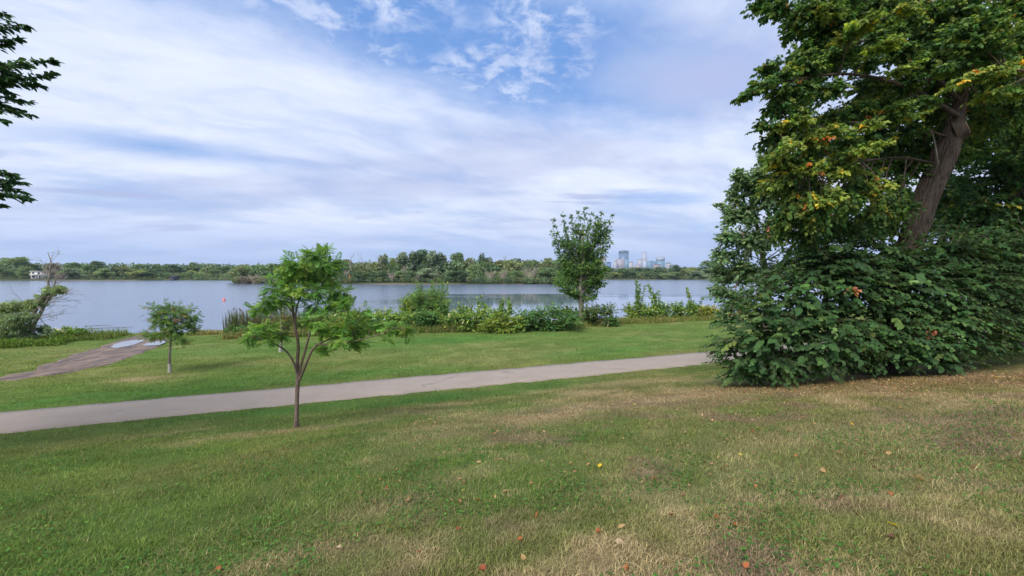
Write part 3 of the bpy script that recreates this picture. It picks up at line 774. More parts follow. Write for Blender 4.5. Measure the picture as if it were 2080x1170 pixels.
# upper left arm and outline
for a in [(1540, 10, 12.2, 26, 14, 9), (1575, 18, 12.2, 34, 20, 14), (1560, -20, 12.2, 40, 22, 12), (1620, 35, 12.3, 40, 26, 20), (1610, 70, 12.3, 24, 20, 10), (1670, 20, 12.4, 50, 34, 26), (1665, 75, 12.4, 44, 30, 22), (1620, 110, 12, 26, 22, 12),
          (1720, 50, 12.4, 50, 36, 26), (1700, 110, 12.2, 46, 30, 22), (1640, 140, 12, 40, 24, 18), (1590, 150, 11.9, 34, 22, 14), (1555, 140, 11.9, 24, 16, 9), (1545, 175, 11.8, 30, 16, 12), (1515, 195, 11.8, 20, 9, 8), (1590, 190, 11.8, 36, 18, 16),
          (1640, 185, 11.9, 36, 22, 16), (1575, 225, 11.9, 28, 18, 12), (1545, 255, 12, 16, 14, 6), (1620, 235, 12, 36, 22, 18), (1560, 290, 12.1, 24, 20, 8), (1590, 275, 12.1, 34, 22, 14),
          (1780, 20, 12.4, 60, 36, 26), (1790, 80, 12.3, 46, 30, 18), (1760, 130, 12.2, 40, 22, 14), (1830, 110, 12.4, 50, 26, 18), (1840, 40, 12.5, 50, 36, 22), (1690, 185, 12.2, 34, 20, 13), (1840, 170, 12.4, 46, 20, 16),
          (1900, 30, 12.4, 50, 40, 24), (1930, 90, 12.2, 50, 34, 22), (1890, 130, 12.0, 46, 20, 16), (1960, 20, 12, 50, 40, 22), (2020, 40, 12, 50, 40, 24), (2060, 90, 11.8, 44, 30, 18), (2000, 110, 11.8, 44, 26, 16), (2060, 20, 12, 40, 40, 20),
          (1870, 215, 12.2, 46, 18, 14), (1810, 235, 12.4, 44, 20, 14), (1740, 225, 12.2, 40, 20, 14), (1850, 265, 12.6, 34, 18, 10), (1780, 280, 12.6, 44, 22, 14), (1690, 240, 12.2, 34, 20, 13), (1720, 300, 12.4, 40, 20, 12),
          (1640, 310, 12.2, 40, 26, 16), (1590, 330, 12.3, 36, 26, 15), (1830, 320, 13.2, 34, 20, 8), (1690, 350, 12.4, 44, 26, 15), (1760, 360, 12.6, 44, 22, 12), (1820, 385, 13.0, 34, 24, 9), (1640, 390, 12.4, 44, 30, 18), (1720, 420, 12.4, 50, 28, 18), (1790, 440, 12.6, 40, 24, 14),
          (1580, 380, 12.4, 40, 30, 16), (1600, 440, 12.4, 44, 30, 18), (1660, 450, 12.4, 46, 28, 18), (1740, 390, 12.8, 44, 26, 16), (1780, 340, 13.2, 40, 24, 14), (1830, 430, 13.3, 34, 26, 12), (1800, 290, 13.3, 44, 26, 14), (1850, 350, 14.2, 34, 24, 10), (1700, 330, 13.2, 44, 26, 14), (1640, 350, 13, 44, 26, 14), (1760, 180, 13.2, 50, 26, 12), (1700, 30, 13.2, 60, 34, 18), (1880, 70, 13.4, 60, 34, 18), (1980, 90, 11.4, 46, 22, 14), (1930, 140, 11.2, 36, 16, 10), (1960, 60, 11.4, 50, 26, 16), (1700, 470, 13.2, 44, 24, 16), (1760, 480, 13.4, 40, 20, 14), (1640, 490, 13, 44, 24, 14), (1810, 470, 13.6, 34, 20, 12), (1590, 480, 13, 40, 26, 12), (1900, -60, 12.5, 120, 60, 40), (1720, -60, 12.4, 110, 50, 36), (2050, -60, 12.5, 120, 60, 36), (1850, -180, 13, 160, 90, 50), (2060, -200, 13, 160, 90, 50), (1980, -320, 13.5, 160, 80, 40), (2150, 40, 12, 60, 90, 30), (2160, 150, 12, 60, 60, 20)]:
    cl_(*a)
for a in [(1760, 40, 11.2, 34, 16, 9), (1720, 70, 11.2, 24, 12, 6), (1690, 270, 11.4, 44, 22, 14), (1650, 290, 11.4, 36, 20, 10), (1740, 310, 11.4, 44, 18, 12), (1770, 300, 11.5, 24, 12, 5), (1960, 160, 10.6, 34, 10, 8), (2000, 150, 10.4, 36, 11, 9), (2045, 150, 10.4, 32, 12, 8),
          (2010, 195, 10.4, 30, 7, 6), (2060, 192, 10.4, 26, 7, 6), (1940, 175, 10.7, 18, 10, 4), (1800, 385, 11.8, 28, 10, 5), (1770, 395, 11.8, 22, 8, 4), (1820, 220, 11.6, 24, 9, 5), (1860, 235, 11.8, 22, 8, 4), (1850, 20, 11.4, 30, 14, 6), (1600, 300, 11.6, 28, 14, 7), (1690, 400, 11.8, 26, 14, 6), (2050, 130, 10.6, 24, 8, 5), (1590, 260, 11.6, 34, 18, 9), (1630, 250, 11.5, 34, 18, 9), (1570, 330, 11.8, 30, 20, 9), (1610, 350, 11.8, 36, 20, 10), (1660, 340, 11.7, 36, 18, 9), (1720, 350, 11.8, 34, 16, 8), (1600, 400, 12, 36, 22, 10), (1650, 420, 12, 34, 18, 8), (1560, 380, 12.1, 26, 20, 7), (1760, 260, 11.6, 34, 14, 8), (1830, 140, 11.4, 34, 14, 7), (1680, 30, 11.6, 34, 16, 7), (1800, 90, 11.4, 34, 14, 7), (2030, 60, 11.2, 40, 18, 8)]:
    cl_(*a, 1)
gl = np.random.default_rng(43)
for i in range(130):
    py = gl.uniform(-60, 345); lo = np.interp(py, [-60, 0, 60, 100, 150, 200, 250, 345], [1570, 1580, 1640, 1660, 1600, 1590, 1600, 1600])
    cl_(gl.uniform(lo, 2120), py, gl.uniform(13.9, 16.2), 44, 24, 11)
for px, py, Y, rx, ry, n, k in CLS:
    c = at(px, py, Y + g.uniform(-.4, .4))
    src = lpa[np.argmin(np.linalg.norm(lpa - c - np.array([.2, 0, .15]), axis=1))]
    sc = Y / FPX
    rad3 = (rx * sc, max(rx * sc * .9, .6), ry * sc)
    clump(L, W, g, src, c, rad3, int(n * (5.2 if not k else 4.2)), 17, .094 if not k else .095, LCY if k else LC, .02, .5, .005, flat=.55, shell=1.9)
stuff_part('twigs', W.mesh('twigs'), M['bark'], linden)
obj('crown', L.mesh('crown', WIDE), M['leaf'], linden)
print('linden leaves', sum(len(p) for p in L.P))

# ------------------------------------------------------------------ thicket of broad-leaved suckers round the linden's foot
g = np.random.default_rng(51)
bush_c = np.array([10.2, 13.6]); bz = float(ground_z(10.2, 12.5))
bush = empty('linden_thicket', (bush_c[0], bush_c[1], bz), 'dense dark green thicket of large heart-shaped leaves reaching the lawn under the leaning trunk', 'bush')
L, W = Leaves(), MB()
BC = [(5, (.027, .060, .021)), (4, (.041, .084, .026)), (1.3, (.066, .116, .033)), (.06, (.11, .15, .04))]  # leaf colours kept dark to carry shade from trees out of view
# lobes of the thicket: centre x, y, z above ground, radii
lobes = [(6.6, 12.3, 1.0, 1.5, 1.5, 1.25), (8.0, 12.2, .9, 1.7, 1.4, 1.2), (9.8, 12.5, .9, 1.9, 1.3, 1.15), (11.8, 12.9, 1.0, 2.0, 1.3, 1.2), (7.6, 12.9, 2.0, 1.4, 1.5, 1.0), (9.0, 12.9, 2.4, 1.8, 1.5, 1.2), (11.0, 13.2, 2.3, 1.8, 1.4, 1.2), (13.0, 13.4, 1.9, 1.7, 1.4, 1.2),
         (8.7, 13.5, 3.0, 1.3, 1.5, .9), (10.2, 13.6, 3.0, 1.4, 1.3, .9), (14.2, 13.8, 1.3, 1.8, 1.4, 1.3), (12.4, 13.8, 3.1, 1.6, 1.3, 1.0), (14.4, 14.2, 2.9, 1.8, 1.4, 1.2), (16.2, 14.4, 2.0, 1.8, 1.4, 1.6), (6.3, 12.7, .5, 1.2, 1.3, .8), (10.8, 12.2, .45, 1.5, .9, .6)]
nlob = len(lobes)
for li, (x, y, z, rx, ry, rz) in enumerate(lobes):
    gz = float(ground_z(x, y - ry * .5)); c = np.array([x, y, gz + z]); rad3 = np.array([rx, ry, rz])
    W.tube(bez(np.array([x * .55 + bush_c[0] * .45, y + .9, gz - .1]), np.array([x, y + .8, gz + z * .5]), c, 6), np.linspace(.05, .02, 6), 5)
    tone = math.exp(g.normal(0, .2))
    ns = int(255 * rx * rz / 1.9)
    dirs = unit(g.normal(size=(ns * 3, 3)) * np.array([1, 1, .9]) + np.array([0, -.35, .12]))[:ns]
    for dv in dirs:
        r_ = g.uniform(.72, 1.04) if g.random() < .8 else g.uniform(.35, .72)
        tip = c + dv * rad3 * r_
        tip[2] = .78 * tip[2] + .22 * (np.round((tip[2] + .25 * math.sin(x * 2 + dv[0] * 3)) / .52) * .52 - .25 * math.sin(x * 2 + dv[0] * 3))
        if tip[2] < float(gz) + .06: tip[2] = gz + .06 + g.random() * .25
        out = unit(np.array([dv[0], dv[1], dv[2] * .25 - .12]) + g.normal(0, .18, 3))
        Ls = g.uniform(.45, .8); n = 8
        a = tip - out * Ls; m = tip - out * Ls * .45 + np.array([0, 0, .10])
        q = bez(a, m, tip, 5)
        W.tube(q[::2], np.linspace(.008, .003, 3), 3, False)
        u = np.linspace(.12, 1, n)
        pp = a * ((1 - u) ** 2)[:, None] + 2 * m * (u * (1 - u))[:, None] + tip * (u * u)[:, None]
        side = unit(np.cross(out, [0, 0, 1.0])); sg = np.where(np.arange(n) % 2, 1, -1)[:, None]
        T = unit(out * .75 + side * sg * .75 + np.array([0, 0, -.42]) + g.normal(0, .16, (n, 3)))
        N = unit(np.array([0, 0, .85]) + np.array([dv[0], dv[1], 0]) * .8 + g.normal(0, .36, (n, 3)))
        cc = tone * palette(g, 1, BC, .2)[0] * np.exp(g.normal(0, .10, (n, 1)))
        L.add(pp, T, N, g.uniform(.08, .155) * (1 - .25 * u ** 2) * np.exp(g.normal(0, .1, n)), cc)
for px, py, Y in ((1735, 585, 11.55), (1742, 592, 11.55), (1728, 590, 11.55), (1885, 680, 11.9), (1892, 684, 11.9), (1560, 470, 12.4)):   # dead sprigs
    n = 7; c0 = at(px, py, Y)
    L.add(c0 + g.normal(0, .07, (n, 3)), unit(g.normal(size=(n, 3)) - (0, 0, .5)), unit(g.normal(size=(n, 3)) + (0, -.5, .6)), g.uniform(.06, .11, n), palette(g, n, [(1, (.30, .13, .07)), (1, (.24, .10, .05))], .2))
for i in range(90):   # stray shoots above the outline
    x = g.uniform(6.2, 16.5); y = g.uniform(12.2, 14.2); z0 = float(ground_z(x, y)) + np.interp(x, [6, 7.5, 9, 11, 13, 17], [1.9, 2.8, 3.6, 3.4, 3.5, 3.2]); h = g.uniform(.3, 1.0); n = 10
    a = np.array([x, y, z0]); e = a + np.array([g.normal(0, .25), g.normal(0, .2) - .1, h]); u = np.linspace(.1, 1, n)[:, None]
    W.tube(np.array([a, e]), [.008, .003], 3, False)
    L.add(a + (e - a) * u, unit(g.normal(size=(n, 3)) * (1, 1, .3) - (0, 0, .3)), unit(g.normal(0, .4, (n, 3)) + (0, -.3, 1)), g.uniform(.08, .14, n), palette(g, n, BC, .15))
Pb, Tb, Nb, Sb, Cb = L.arrays()
print('bush leaves', len(Pb))
# the 300 leaves that show largest: on the outside towards the camera
dist = np.linalg.norm(Pb - np.array([0, 0, CAM_Z]), axis=1)
vx = CX + Pb[:, 0] / Pb[:, 1] * FPX
cell = (np.round(vx / 26).astype(int), np.round((Pb[:, 2] - CAM_Z) / Pb[:, 1] * FPX / 26).astype(int))
view = unit(Pb - np.array([0, 0, CAM_Z])); size_ = Sb / dist * (.3 + np.abs((unit(Nb) * view).sum(1)))
best = {}
for i in np.argsort(dist):
    kx = (cell[0][i], cell[1][i])
    if vx[i] > 2085: continue
    if kx not in best: best[kx] = i
front = sorted(best.values(), key=lambda i: -size_[i])[:300]
keep = np.ones(len(Pb), bool); keep[front] = False
obj('foliage', L.mesh('foliage', HEART, keep), M['leaf'], bush)['kind'] = 'stuff'
stuff_part('stems', W.mesh('stems'), M['bark'], bush)
hm = []
for c in BC[:3]:
    hm.append(make_mesh('leaf', HEART[0], HEART[1], np.broadcast_to(c[1], (len(HEART[0]), 3))))
hm[0].materials.append(M['leaf']); hm[1].materials.append(M['leaf']); hm[2].materials.append(M['leaf'])
X_, Y_, Z_ = frame(Tb, Nb)
for i in front:
    k = int(np.argmin([np.linalg.norm(Cb[i] - np.array(c[1])) for c in BC[:3]]))
    o = bpy.data.objects.new('leaf', hm[k]); COL.objects.link(o); o.parent = bush
    s_ = Sb[i]
    mw = Matrix([[X_[i][r] * s_, Y_[i][r] * s_, Z_[i][r] * s_, Pb[i][r]] for r in range(3)] + [[0, 0, 0, 1]])
    o.matrix_parent_inverse = Matrix.Translation(-Vector(bush.location)); o.matrix_basis = mw

# ------------------------------------------------------------------ other trees at the right: pale poplar behind the thicket, dark tree at the edge
def lump_tree(name, label, bxy, trunk_pts, r0, clumps, cols, tmpl, size, nl, seed, bark='bark', mult=1.0, limb=.04, flat=.6, shell=2.0, droop=.4, cat='tree', group=None):
    g = np.random.default_rng(seed)
    base = np.array([bxy[0], bxy[1], float(ground_z(*bxy))])
    root = tree_root(name, base, label, cat, group)
    tk = smooth_poly([base - np.array([0, 0, .2])] + list(trunk_pts), 16)
    obj('trunk', MB().tube(tk, np.linspace(r0, r0 * .25, 16), 12).mesh('trunk', True), M[bark], root)
    W, L = MB(), Leaves()
    for px, py, Y, rx, ry, n in clumps:
        c = at(px, py, Y + g.uniform(-.4, .4)); sc = Y / FPX
        j = np.argmin(np.linalg.norm(tk - c + np.array([0, 0, .8]), axis=1))
        clump(L, W, g, tk[max(j, 3)], c, (rx * sc, max(rx * sc * .9, .5), ry * sc), int(n * mult), nl, size, cols, limb, droop, .006, flat=flat, shell=shell)
    stuff_part('twigs', W.mesh('twigs'), M[bark], root)
    obj('crown', L.mesh('crown', tmpl), M['leaf'], root)
    return root
PC = [(4, (.095, .155, .075)), (3, (.130, .195, .098)), (1.2, (.17, .235, .115)), (.10, (.26, .12, .05))]
pcl = []
for px, py, rx, ry, n in [(1500, 365, 16, 26, 9), (1525, 375, 24, 30, 14), (1490, 400, 18, 22, 9), (1480, 440, 22, 26, 12), (1515, 430, 34, 36, 22), (1560, 400, 40, 40, 24), (1475, 480, 26, 26, 14), (1520, 490, 44, 40, 28), (1465, 520, 22, 24, 12), (1460, 555, 22, 26, 14), (1500, 550, 40, 40, 26),
                       (1455, 590, 18, 24, 10), (1490, 610, 40, 36, 22), (1570, 470, 50, 50, 28), (1600, 360, 44, 44, 20), (1620, 430, 50, 50, 26), (1560, 560, 50, 50, 22), (1470, 640, 20, 20, 8), (1680, 450, 60, 50, 24), (1640, 520, 50, 50, 16), (1496, 352, 8, 14, 4), (1462, 415, 8, 6, 3), (1730, 470, 50, 30, 18), (1790, 440, 50, 40, 18), (1840, 400, 40, 40, 12), (1760, 390, 50, 40, 16), (1700, 400, 50, 40, 16), (1700, 530, 60, 40, 14), (1545, 350, 26, 22, 12), (1560, 320, 22, 18, 8)]:
    pcl.append((px, py, 16.2, rx, ry, n))
lump_tree('poplar_tree', 'grey-green bushy poplar rising behind the left end of the dark thicket', (9.0, 17.0), [at(1560, 600, 16.8), at(1545, 500, 16.6), at(1530, 420, 16.4)], .18, pcl, PC, WIDE, .095, 16, 61, 'bark_grey', 6.5, .02)
DC = [(6, (.026, .060, .022)), (3, (.042, .085, .026)), (1, (.085, .115, .03)), (.15, (.30, .24, .04))]
dcl = []
gd = np.random.default_rng(62)
for i in range(74):
    px, py = gd.uniform(1890, 2230), gd.uniform(190, 560)
    if (px < 1960 and py < 320 + (1960 - px)): continue
    dcl.append((px, py, gd.uniform(16, 19.5), 54, 36, 17))
for i in range(26):
    dcl.append((gd.uniform(1950, 2250), gd.uniform(-60, 220), gd.uniform(16.5, 19), 58, 44, 18))
for i in range(40):
    dcl.append((gd.uniform(1900, 2250), gd.uniform(330, 620), gd.uniform(17, 20), 60, 44, 17))
lump_tree('maple_tree', 'shadowy dark-leaved tree filling the right edge behind the leaning trunk', (20.2, 18.0), [at(2085, 600, 17.9), at(2080, 400, 17.8), at(2090, 150, 17.8), at(2100, -60, 17.8)], .42, dcl, DC, WIDE, .165, 11, 63, 'bark_big', 2.6, .06)

# ------------------------------------------------------------------ elm-like tree off to the left whose branch tips hang into view
g = np.random.default_rng(71)
YE = 8.2
base = np.array([-12.6, 8.4, float(ground_z(-12.6, 8.4))])
root = tree_root('elm_tree', base, 'dark leafy branch tips reaching in at the upper left edge')
tk = smooth_poly([base - np.array([0, 0, .2]), base + (.1, 0, 3), base + (.15, .05, 6), base + (.1, 0, 9), base + (0, 0, 11)], 18)
obj('trunk', MB().tube(tk, np.linspace(.32, .08, 18), 14).mesh('trunk', True), M['bark'], root)
W, L = MB(), Leaves()
EC = [(5, (.024, .056, .026)), (3, (.038, .078, .030))]
sprays = [(12, 28, 0), (55, 52, 0), (38, 80, .1), (15, 90, .2), (48, 128, -.2), (112, 124, 0), (108, 150, .1), (86, 176, .2), (60, 158, -.1), (30, 150, .1), (58, 208, 0), (36, 222, .2), (64, 234, .1), (8, 246, 0), (20, 190, .1), (10, 130, 0), (10, 60, .1), (4, 165, -.2), (22, 172, .2), (8, 215, .1),
          (24, 356, 0), (44, 372, .1), (46, 390, .1), (56, 404, 0), (4, 418, .1), (10, 375, .2), (12, 398, -.1)]
for px, py, dz in sprays:
    tip = at(px, py, YE + dz)
    Ls = g.uniform(.8, 1.3) + px / 200
    a = tip - np.array([Ls, g.uniform(-.2, .2), g.uniform(-.05, .2) + (.15 if py < 160 else -.1)])
    src = tk[np.argmin(np.abs(tk[:, 2] - (a[2] - .8)))]
    W.tube(bez(src, (src + a) / 2 + (0, 0, .5), a, 6), np.linspace(.035, .012, 6), 5)
    m = (a + tip) / 2 + (0, 0, .10)
    q = bez(a, m, tip, 8); W.tube(q, np.linspace(.010, .003, 8), 3, False)
    n = int(Ls * 75)
    u = np.sqrt(g.random(n)) ; u[:3] = 1
    pp = a * ((1 - u) ** 2)[:, None] + 2 * m * (u * (1 - u))[:, None] + tip * (u * u)[:, None]
    spread = (1 - u)[:, None] * .10
    pp = pp + g.normal(0, 1, (n, 3)) * spread
    sg = g.choice([-1, 1], n)[:, None]
    T = unit(np.array([.8, 0, -.22]) + sg * np.array([0, .7, 0]) + g.normal(0, .3, (n, 3)))
    N = unit(np.array([.1, -.25, 1.0]) + g.normal(0, .45, (n, 3)))
    L.add(pp, T, N, .115 * np.exp(g.normal(0, .2, n)), palette(g, n, EC, .2))
for i in range(150):   # the rest of its crown, beyond the frame
    c = base + np.array([g.uniform(-3.6, 3.4), g.uniform(-3.4, 2.4), g.uniform(3.4, 11.5)])
    if c[0] > -1.09 * c[1] - 1.25: continue
    clump(L, W, g, tk[np.argmin(np.abs(tk[:, 2] - c[2] + .6))], c, (.9, .9, .5), 9, 9, .11, EC, .03)
stuff_part('twigs', W.mesh('twigs'), M['bark'], root)
obj('crown', L.mesh('crown', OVAL), M['leaf'], root)

# ------------------------------------------------------------------ leaning willow with a dead top at the left shore
g = np.random.default_rng(81)
base = hit(62, 697); YB = base[1]
root = tree_root('willow_tree', base, 'shaggy willow leaning right over the water with bare dead twigs and a dead top')
W1 = [base - np.array([0, 0, .2]), pt(66, 665), pt(80, 640), pt(92, 618), pt(101, 600), pt(108, 585), pt(113, 568), pt(112, 556)]
W2 = [base + np.array([-.3, .1, -.2]), pt(58, 660), pt(70, 636), pt(82, 612), pt(96, 596), pt(98, 575), pt(101, 552), pt(103, 530), pt(97, 513)]
stems = []
for pl, r0 in ((W1, .15), (W2, .13)):
    q = smooth_poly(pl, 24); stems.append(q)
    obj('trunk', MB().tube(q, np.interp(np.linspace(0, 1, 24), [0, .6, 1], [r0, r0 * .5, .02]), 8).mesh('trunk', True), M['bark_grey'], root)
W, D, L = MB(), MB(), Leaves()
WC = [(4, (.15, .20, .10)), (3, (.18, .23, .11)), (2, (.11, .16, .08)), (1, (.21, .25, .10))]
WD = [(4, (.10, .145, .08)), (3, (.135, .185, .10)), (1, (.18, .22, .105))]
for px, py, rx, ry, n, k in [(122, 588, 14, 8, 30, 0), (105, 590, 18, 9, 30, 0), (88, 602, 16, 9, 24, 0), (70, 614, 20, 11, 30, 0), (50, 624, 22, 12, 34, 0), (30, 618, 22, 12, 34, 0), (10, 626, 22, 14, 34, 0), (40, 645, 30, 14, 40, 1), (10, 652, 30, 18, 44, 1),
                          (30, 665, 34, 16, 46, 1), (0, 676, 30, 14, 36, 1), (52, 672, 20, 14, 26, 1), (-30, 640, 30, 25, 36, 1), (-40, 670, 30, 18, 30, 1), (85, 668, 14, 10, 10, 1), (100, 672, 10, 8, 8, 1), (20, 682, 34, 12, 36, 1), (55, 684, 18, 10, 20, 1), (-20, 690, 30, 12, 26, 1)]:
    c = pt(px, py, g.uniform(-1, 1)); src = stems[0][np.argmin(np.linalg.norm(stems[0] - c, axis=1))]
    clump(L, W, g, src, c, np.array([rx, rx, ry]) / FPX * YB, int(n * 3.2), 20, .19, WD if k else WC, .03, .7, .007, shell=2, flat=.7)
for i in range(42):     # bare twigs
    q0 = stems[i % 2][g.integers(6, 22)]
    up = q0[2] > pt(0, 590)[2]
    dv = unit(np.array([g.uniform(.0, 1.2) if not up else g.uniform(-.8, .8), g.normal() * .5, g.uniform(-.1, .5) if not up else g.uniform(.3, 1.2)]))
    Lt = g.uniform(.8, 2.4) if not up else g.uniform(.5, 1.3)
    e = q0 + dv * Lt; m = (q0 + e) / 2 + g.normal(0, .12, 3)
    D.tube(bez(q0, m, e, 5), np.linspace(.016, .006, 5), 3, False)
    for j in range(4):
        u = g.uniform(.3, 1); a = q0 + (e - q0) * u
        D.tube(np.array([a, a + unit(dv + g.normal(0, .6, 3)) * g.uniform(.2, .6)]), [.009, .005], 3, False)
stuff_part('twigs', W.mesh('twigs'), M['bark_grey'], root)
stuff_part('dead_twigs', D.mesh('dead_twigs'), M['dead'], root)
obj('crown', L.mesh('crown', NARROW), M['leaf'], root)

# ------------------------------------------------------------------ shrubs along the shore
def shrub(name, label, cpx, half_w, top, n, size, cols, tmpl=DIAM, seed=1, depth=1.6, plumes=0, nl=12, group='shrubs along the shore', flat=.65, cat='shrub'):
    """cpx: (x, base y) in the photograph; half width and height in px there"""
    g = np.random.default_rng(seed)
    base = hit(*cpx, zmin=.05); Y0 = base[1]; sc = Y0 / FPX
    root = empty(name, base, label, cat, group)
    W, L = MB(), Leaves()
    hw, hh = half_w * sc, (cpx[1] - top) * sc
    k = max(3, int(hw / .55))
    for i in range(k):
        fx = (i + .5) / k * 2 - 1
        for lev in range(max(1, int(hh / .8 + .5))):
            cz = hh * (lev + .5) / max(1, int(hh / .8 + .5))
            shrink = 1 - .35 * (cz / hh) ** 2
            if abs(fx) > shrink: continue
            c = base + np.array([fx * hw * .85 + g.normal(0, .12), depth * .5 + g.uniform(-.4, .4) * depth, cz * (1 - .25 * fx * fx) * g.uniform(.85, 1.12)])
            gz = float(ground_z(c[0], c[1])); c[2] = max(c[2] - base[2] + max(gz, 0), .25)
            src = np.array([c[0] * .8 + base[0] * .2, base[1] + depth * .5, max(float(ground_z(c[0], base[1])), -.3)])
            rz = hh * .5 / max(1, int(hh / .8 + .5)) * 1.35
            clump(L, W, g, src, c, (hw / k * 1.7 + .2, depth * .6, rz * 1.15), int(n * 2.4), nl, size * 1.0, cols, .02, .3, .006, flat=flat, shell=2.4)
    for i in range(plumes):
        fx = g.uniform(-.85, .85)
        b = base + np.array([fx * hw, depth * .5, hh * .6]); e = b + np.array([g.normal(0, .25), g.normal(0, .2), hh * g.uniform(.35, .7)])
        for u in np.linspace(.1, 1, 6):
            c = b + (e - b) * u
            clump(L, None, g, c, c, (.22 * (1.2 - u), .22 * (1.2 - u), .2), 5, 5, size, cols)
        W.tube(np.array([b, e]), [.012, .005], 3, False)
    stuff_part('stems', W.mesh('stems'), M['bark'], root)
    obj('foliage', L.mesh('foliage', tmpl), M['leaf'], root)
    return root
SH_D = [(4, (.052, .112, .036)), (3, (.072, .142, .042)), (1, (.11, .18, .05))]
SH_M = [(4, (.085, .155, .038)), (3, (.125, .195, .045)), (1.8, (.19, .24, .055)), (.15, (.5, .5, .35))]
SH_Y = [(3, (.14, .20, .04)), (3, (.19, .23, .045)), (2, (.09, .15, .04))]
SH_W = [(4, (.095, .165, .055)), (3, (.12, .19, .065)), (1, (.17, .22, .06))]
shrub('dark_shrub', 'low dark mounded shrub right of the pale feathery willow bush, widest on the shore', (1112, 676), 74, 622, 38, .15, SH_D, seed=101, depth=3.0)
shrub('leafy_shrub', 'light green weedy shrub with whitish flowers, left of the dark mounded shrub', (985, 674), 66, 622, 34, .15, SH_M, seed=102, depth=2.6, plumes=8)
shrub('willow_bush', 'tall pale feathery willow bush standing above the shoreline shrubs', (872, 662), 38, 588, 46, .26, SH_W, NARROW, 103, 2.4, 10, flat=.8)
shrub('yellow_shrub', 'rounded yellow-green shrub at the left side of the feathery willow bush', (838, 658), 24, 597, 34, .16, SH_Y, seed=104, depth=1.6)
shrub('leafy_shrub', 'dark-bottomed green shrub in front of the feathery willow bush', (862, 674), 44, 634, 34, .15, SH_D, seed=105, depth=1.8)
shrub('leafy_shrub', 'low wide green shrub row behind the young tree, right of the reeds', (745, 672), 76, 632, 34, .15, SH_M, seed=106, depth=2.2)
shrub('leafy_shrub', 'low dark shrub at the foot of the reeds', (482, 687), 36, 664, 22, .14, SH_D, seed=107, depth=1.2)
shrub('leafy_shrub', 'olive shrub behind the trunk of the young tree, among the reeds', (655, 674), 44, 640, 22, .15, [(3, (.10, .13, .04)), (2, (.14, .15, .05))], seed=108, depth=1.8)
shrub('round_shrub', 'rounded brown-green shrub just right of the upright elm trunk', (1218, 664), 36, 618, 30, .15, [(3, (.07, .11, .04)), (2, (.11, .12, .055)), (2, (.05, .10, .03))], seed=109, depth=2.0)
shrub('small_shrub', 'tiny dark shrub on the lawn edge right of the upright elm', (1247, 664), 10, 645, 22, .12, SH_D, seed=110, depth=.5)
shrub('yellow_shrub', 'yellow-green shrub with tall shoot below the tallest city tower', (1300, 650), 24, 612, 26, .15, SH_Y, seed=111, depth=1.6)
shrub('leafy_shrub', 'bright green shrub between two tall shore saplings at the right', (1362, 650), 30, 612, 26, .15, SH_M, seed=112, depth=1.6)
shrub('leafy_shrub', 'low yellowish goldenrod clump at the left edge of the dark thicket', (1438, 648), 26, 618, 30, .15, [(3, (.22, .22, .045)), (2, (.12, .16, .04)), (1, (.33, .28, .04))], seed=113, depth=1.6)
shrub('leafy_shrub', 'green shrub behind the upright elm trunk with dry stalks', (1160, 655), 26, 622, 18, .14, [(3, (.10, .13, .05)), (1, (.22, .18, .08))], seed=114, depth=1.2)
shrub('leafy_shrub', 'green bankside shrub at the foot of the leaning willow', (120, 690), 50, 668, 24, .16, SH_M, seed=115, depth=1.4)
shrub('leafy_shrub', 'leafy green shrub right of the tall shore saplings, before the goldenrod', (1402, 650), 20, 616, 22, .15, SH_M, seed=116, depth=1.4)
shrub('leafy_shrub', 'bright weedy shrub filling the gap right of the feathery willow bush', (925, 676), 34, 634, 34, .14, SH_M, seed=131, depth=2.0, plumes=4)
shrub('leafy_shrub', 'yellow-green weedy growth at the front of the white-flowered shrub', (1020, 678), 44, 640, 30, .13, SH_Y, seed=132, depth=1.0, plumes=6)
shrub('leafy_shrub', 'leafy shrub joining the low wide row to the rounded yellow-green shrub', (808, 674), 30, 632, 34, .14, SH_M, seed=133, depth=2.0)
shrub('leafy_shrub', 'green shrub behind the reeds left of the young tree trunk', (600, 676), 36, 646, 26, .14, SH_M, seed=134, depth=1.6)
shrub('leafy_shrub', 'low green shrub under the leftmost tall shore sapling', (1330, 652), 22, 622, 26, .14, SH_M, seed=135, depth=1.4)
shrub('willow_bush', 'pale rounded willow bush showing between the stems of the young tree', (682, 668), 26, 604, 40, .2, SH_W, NARROW, 136, 2.0, 4, flat=.8)
shrub('leafy_shrub', 'green shrub on the bank just right of the young tree stems', (720, 675), 46, 634, 34, .14, SH_M, seed=137, depth=1.6)
shrub('leafy_shrub', 'bright green shrub below the pale willow bush behind the young tree', (640, 677), 40, 644, 30, .14, SH_M, seed=138, depth=1.4)
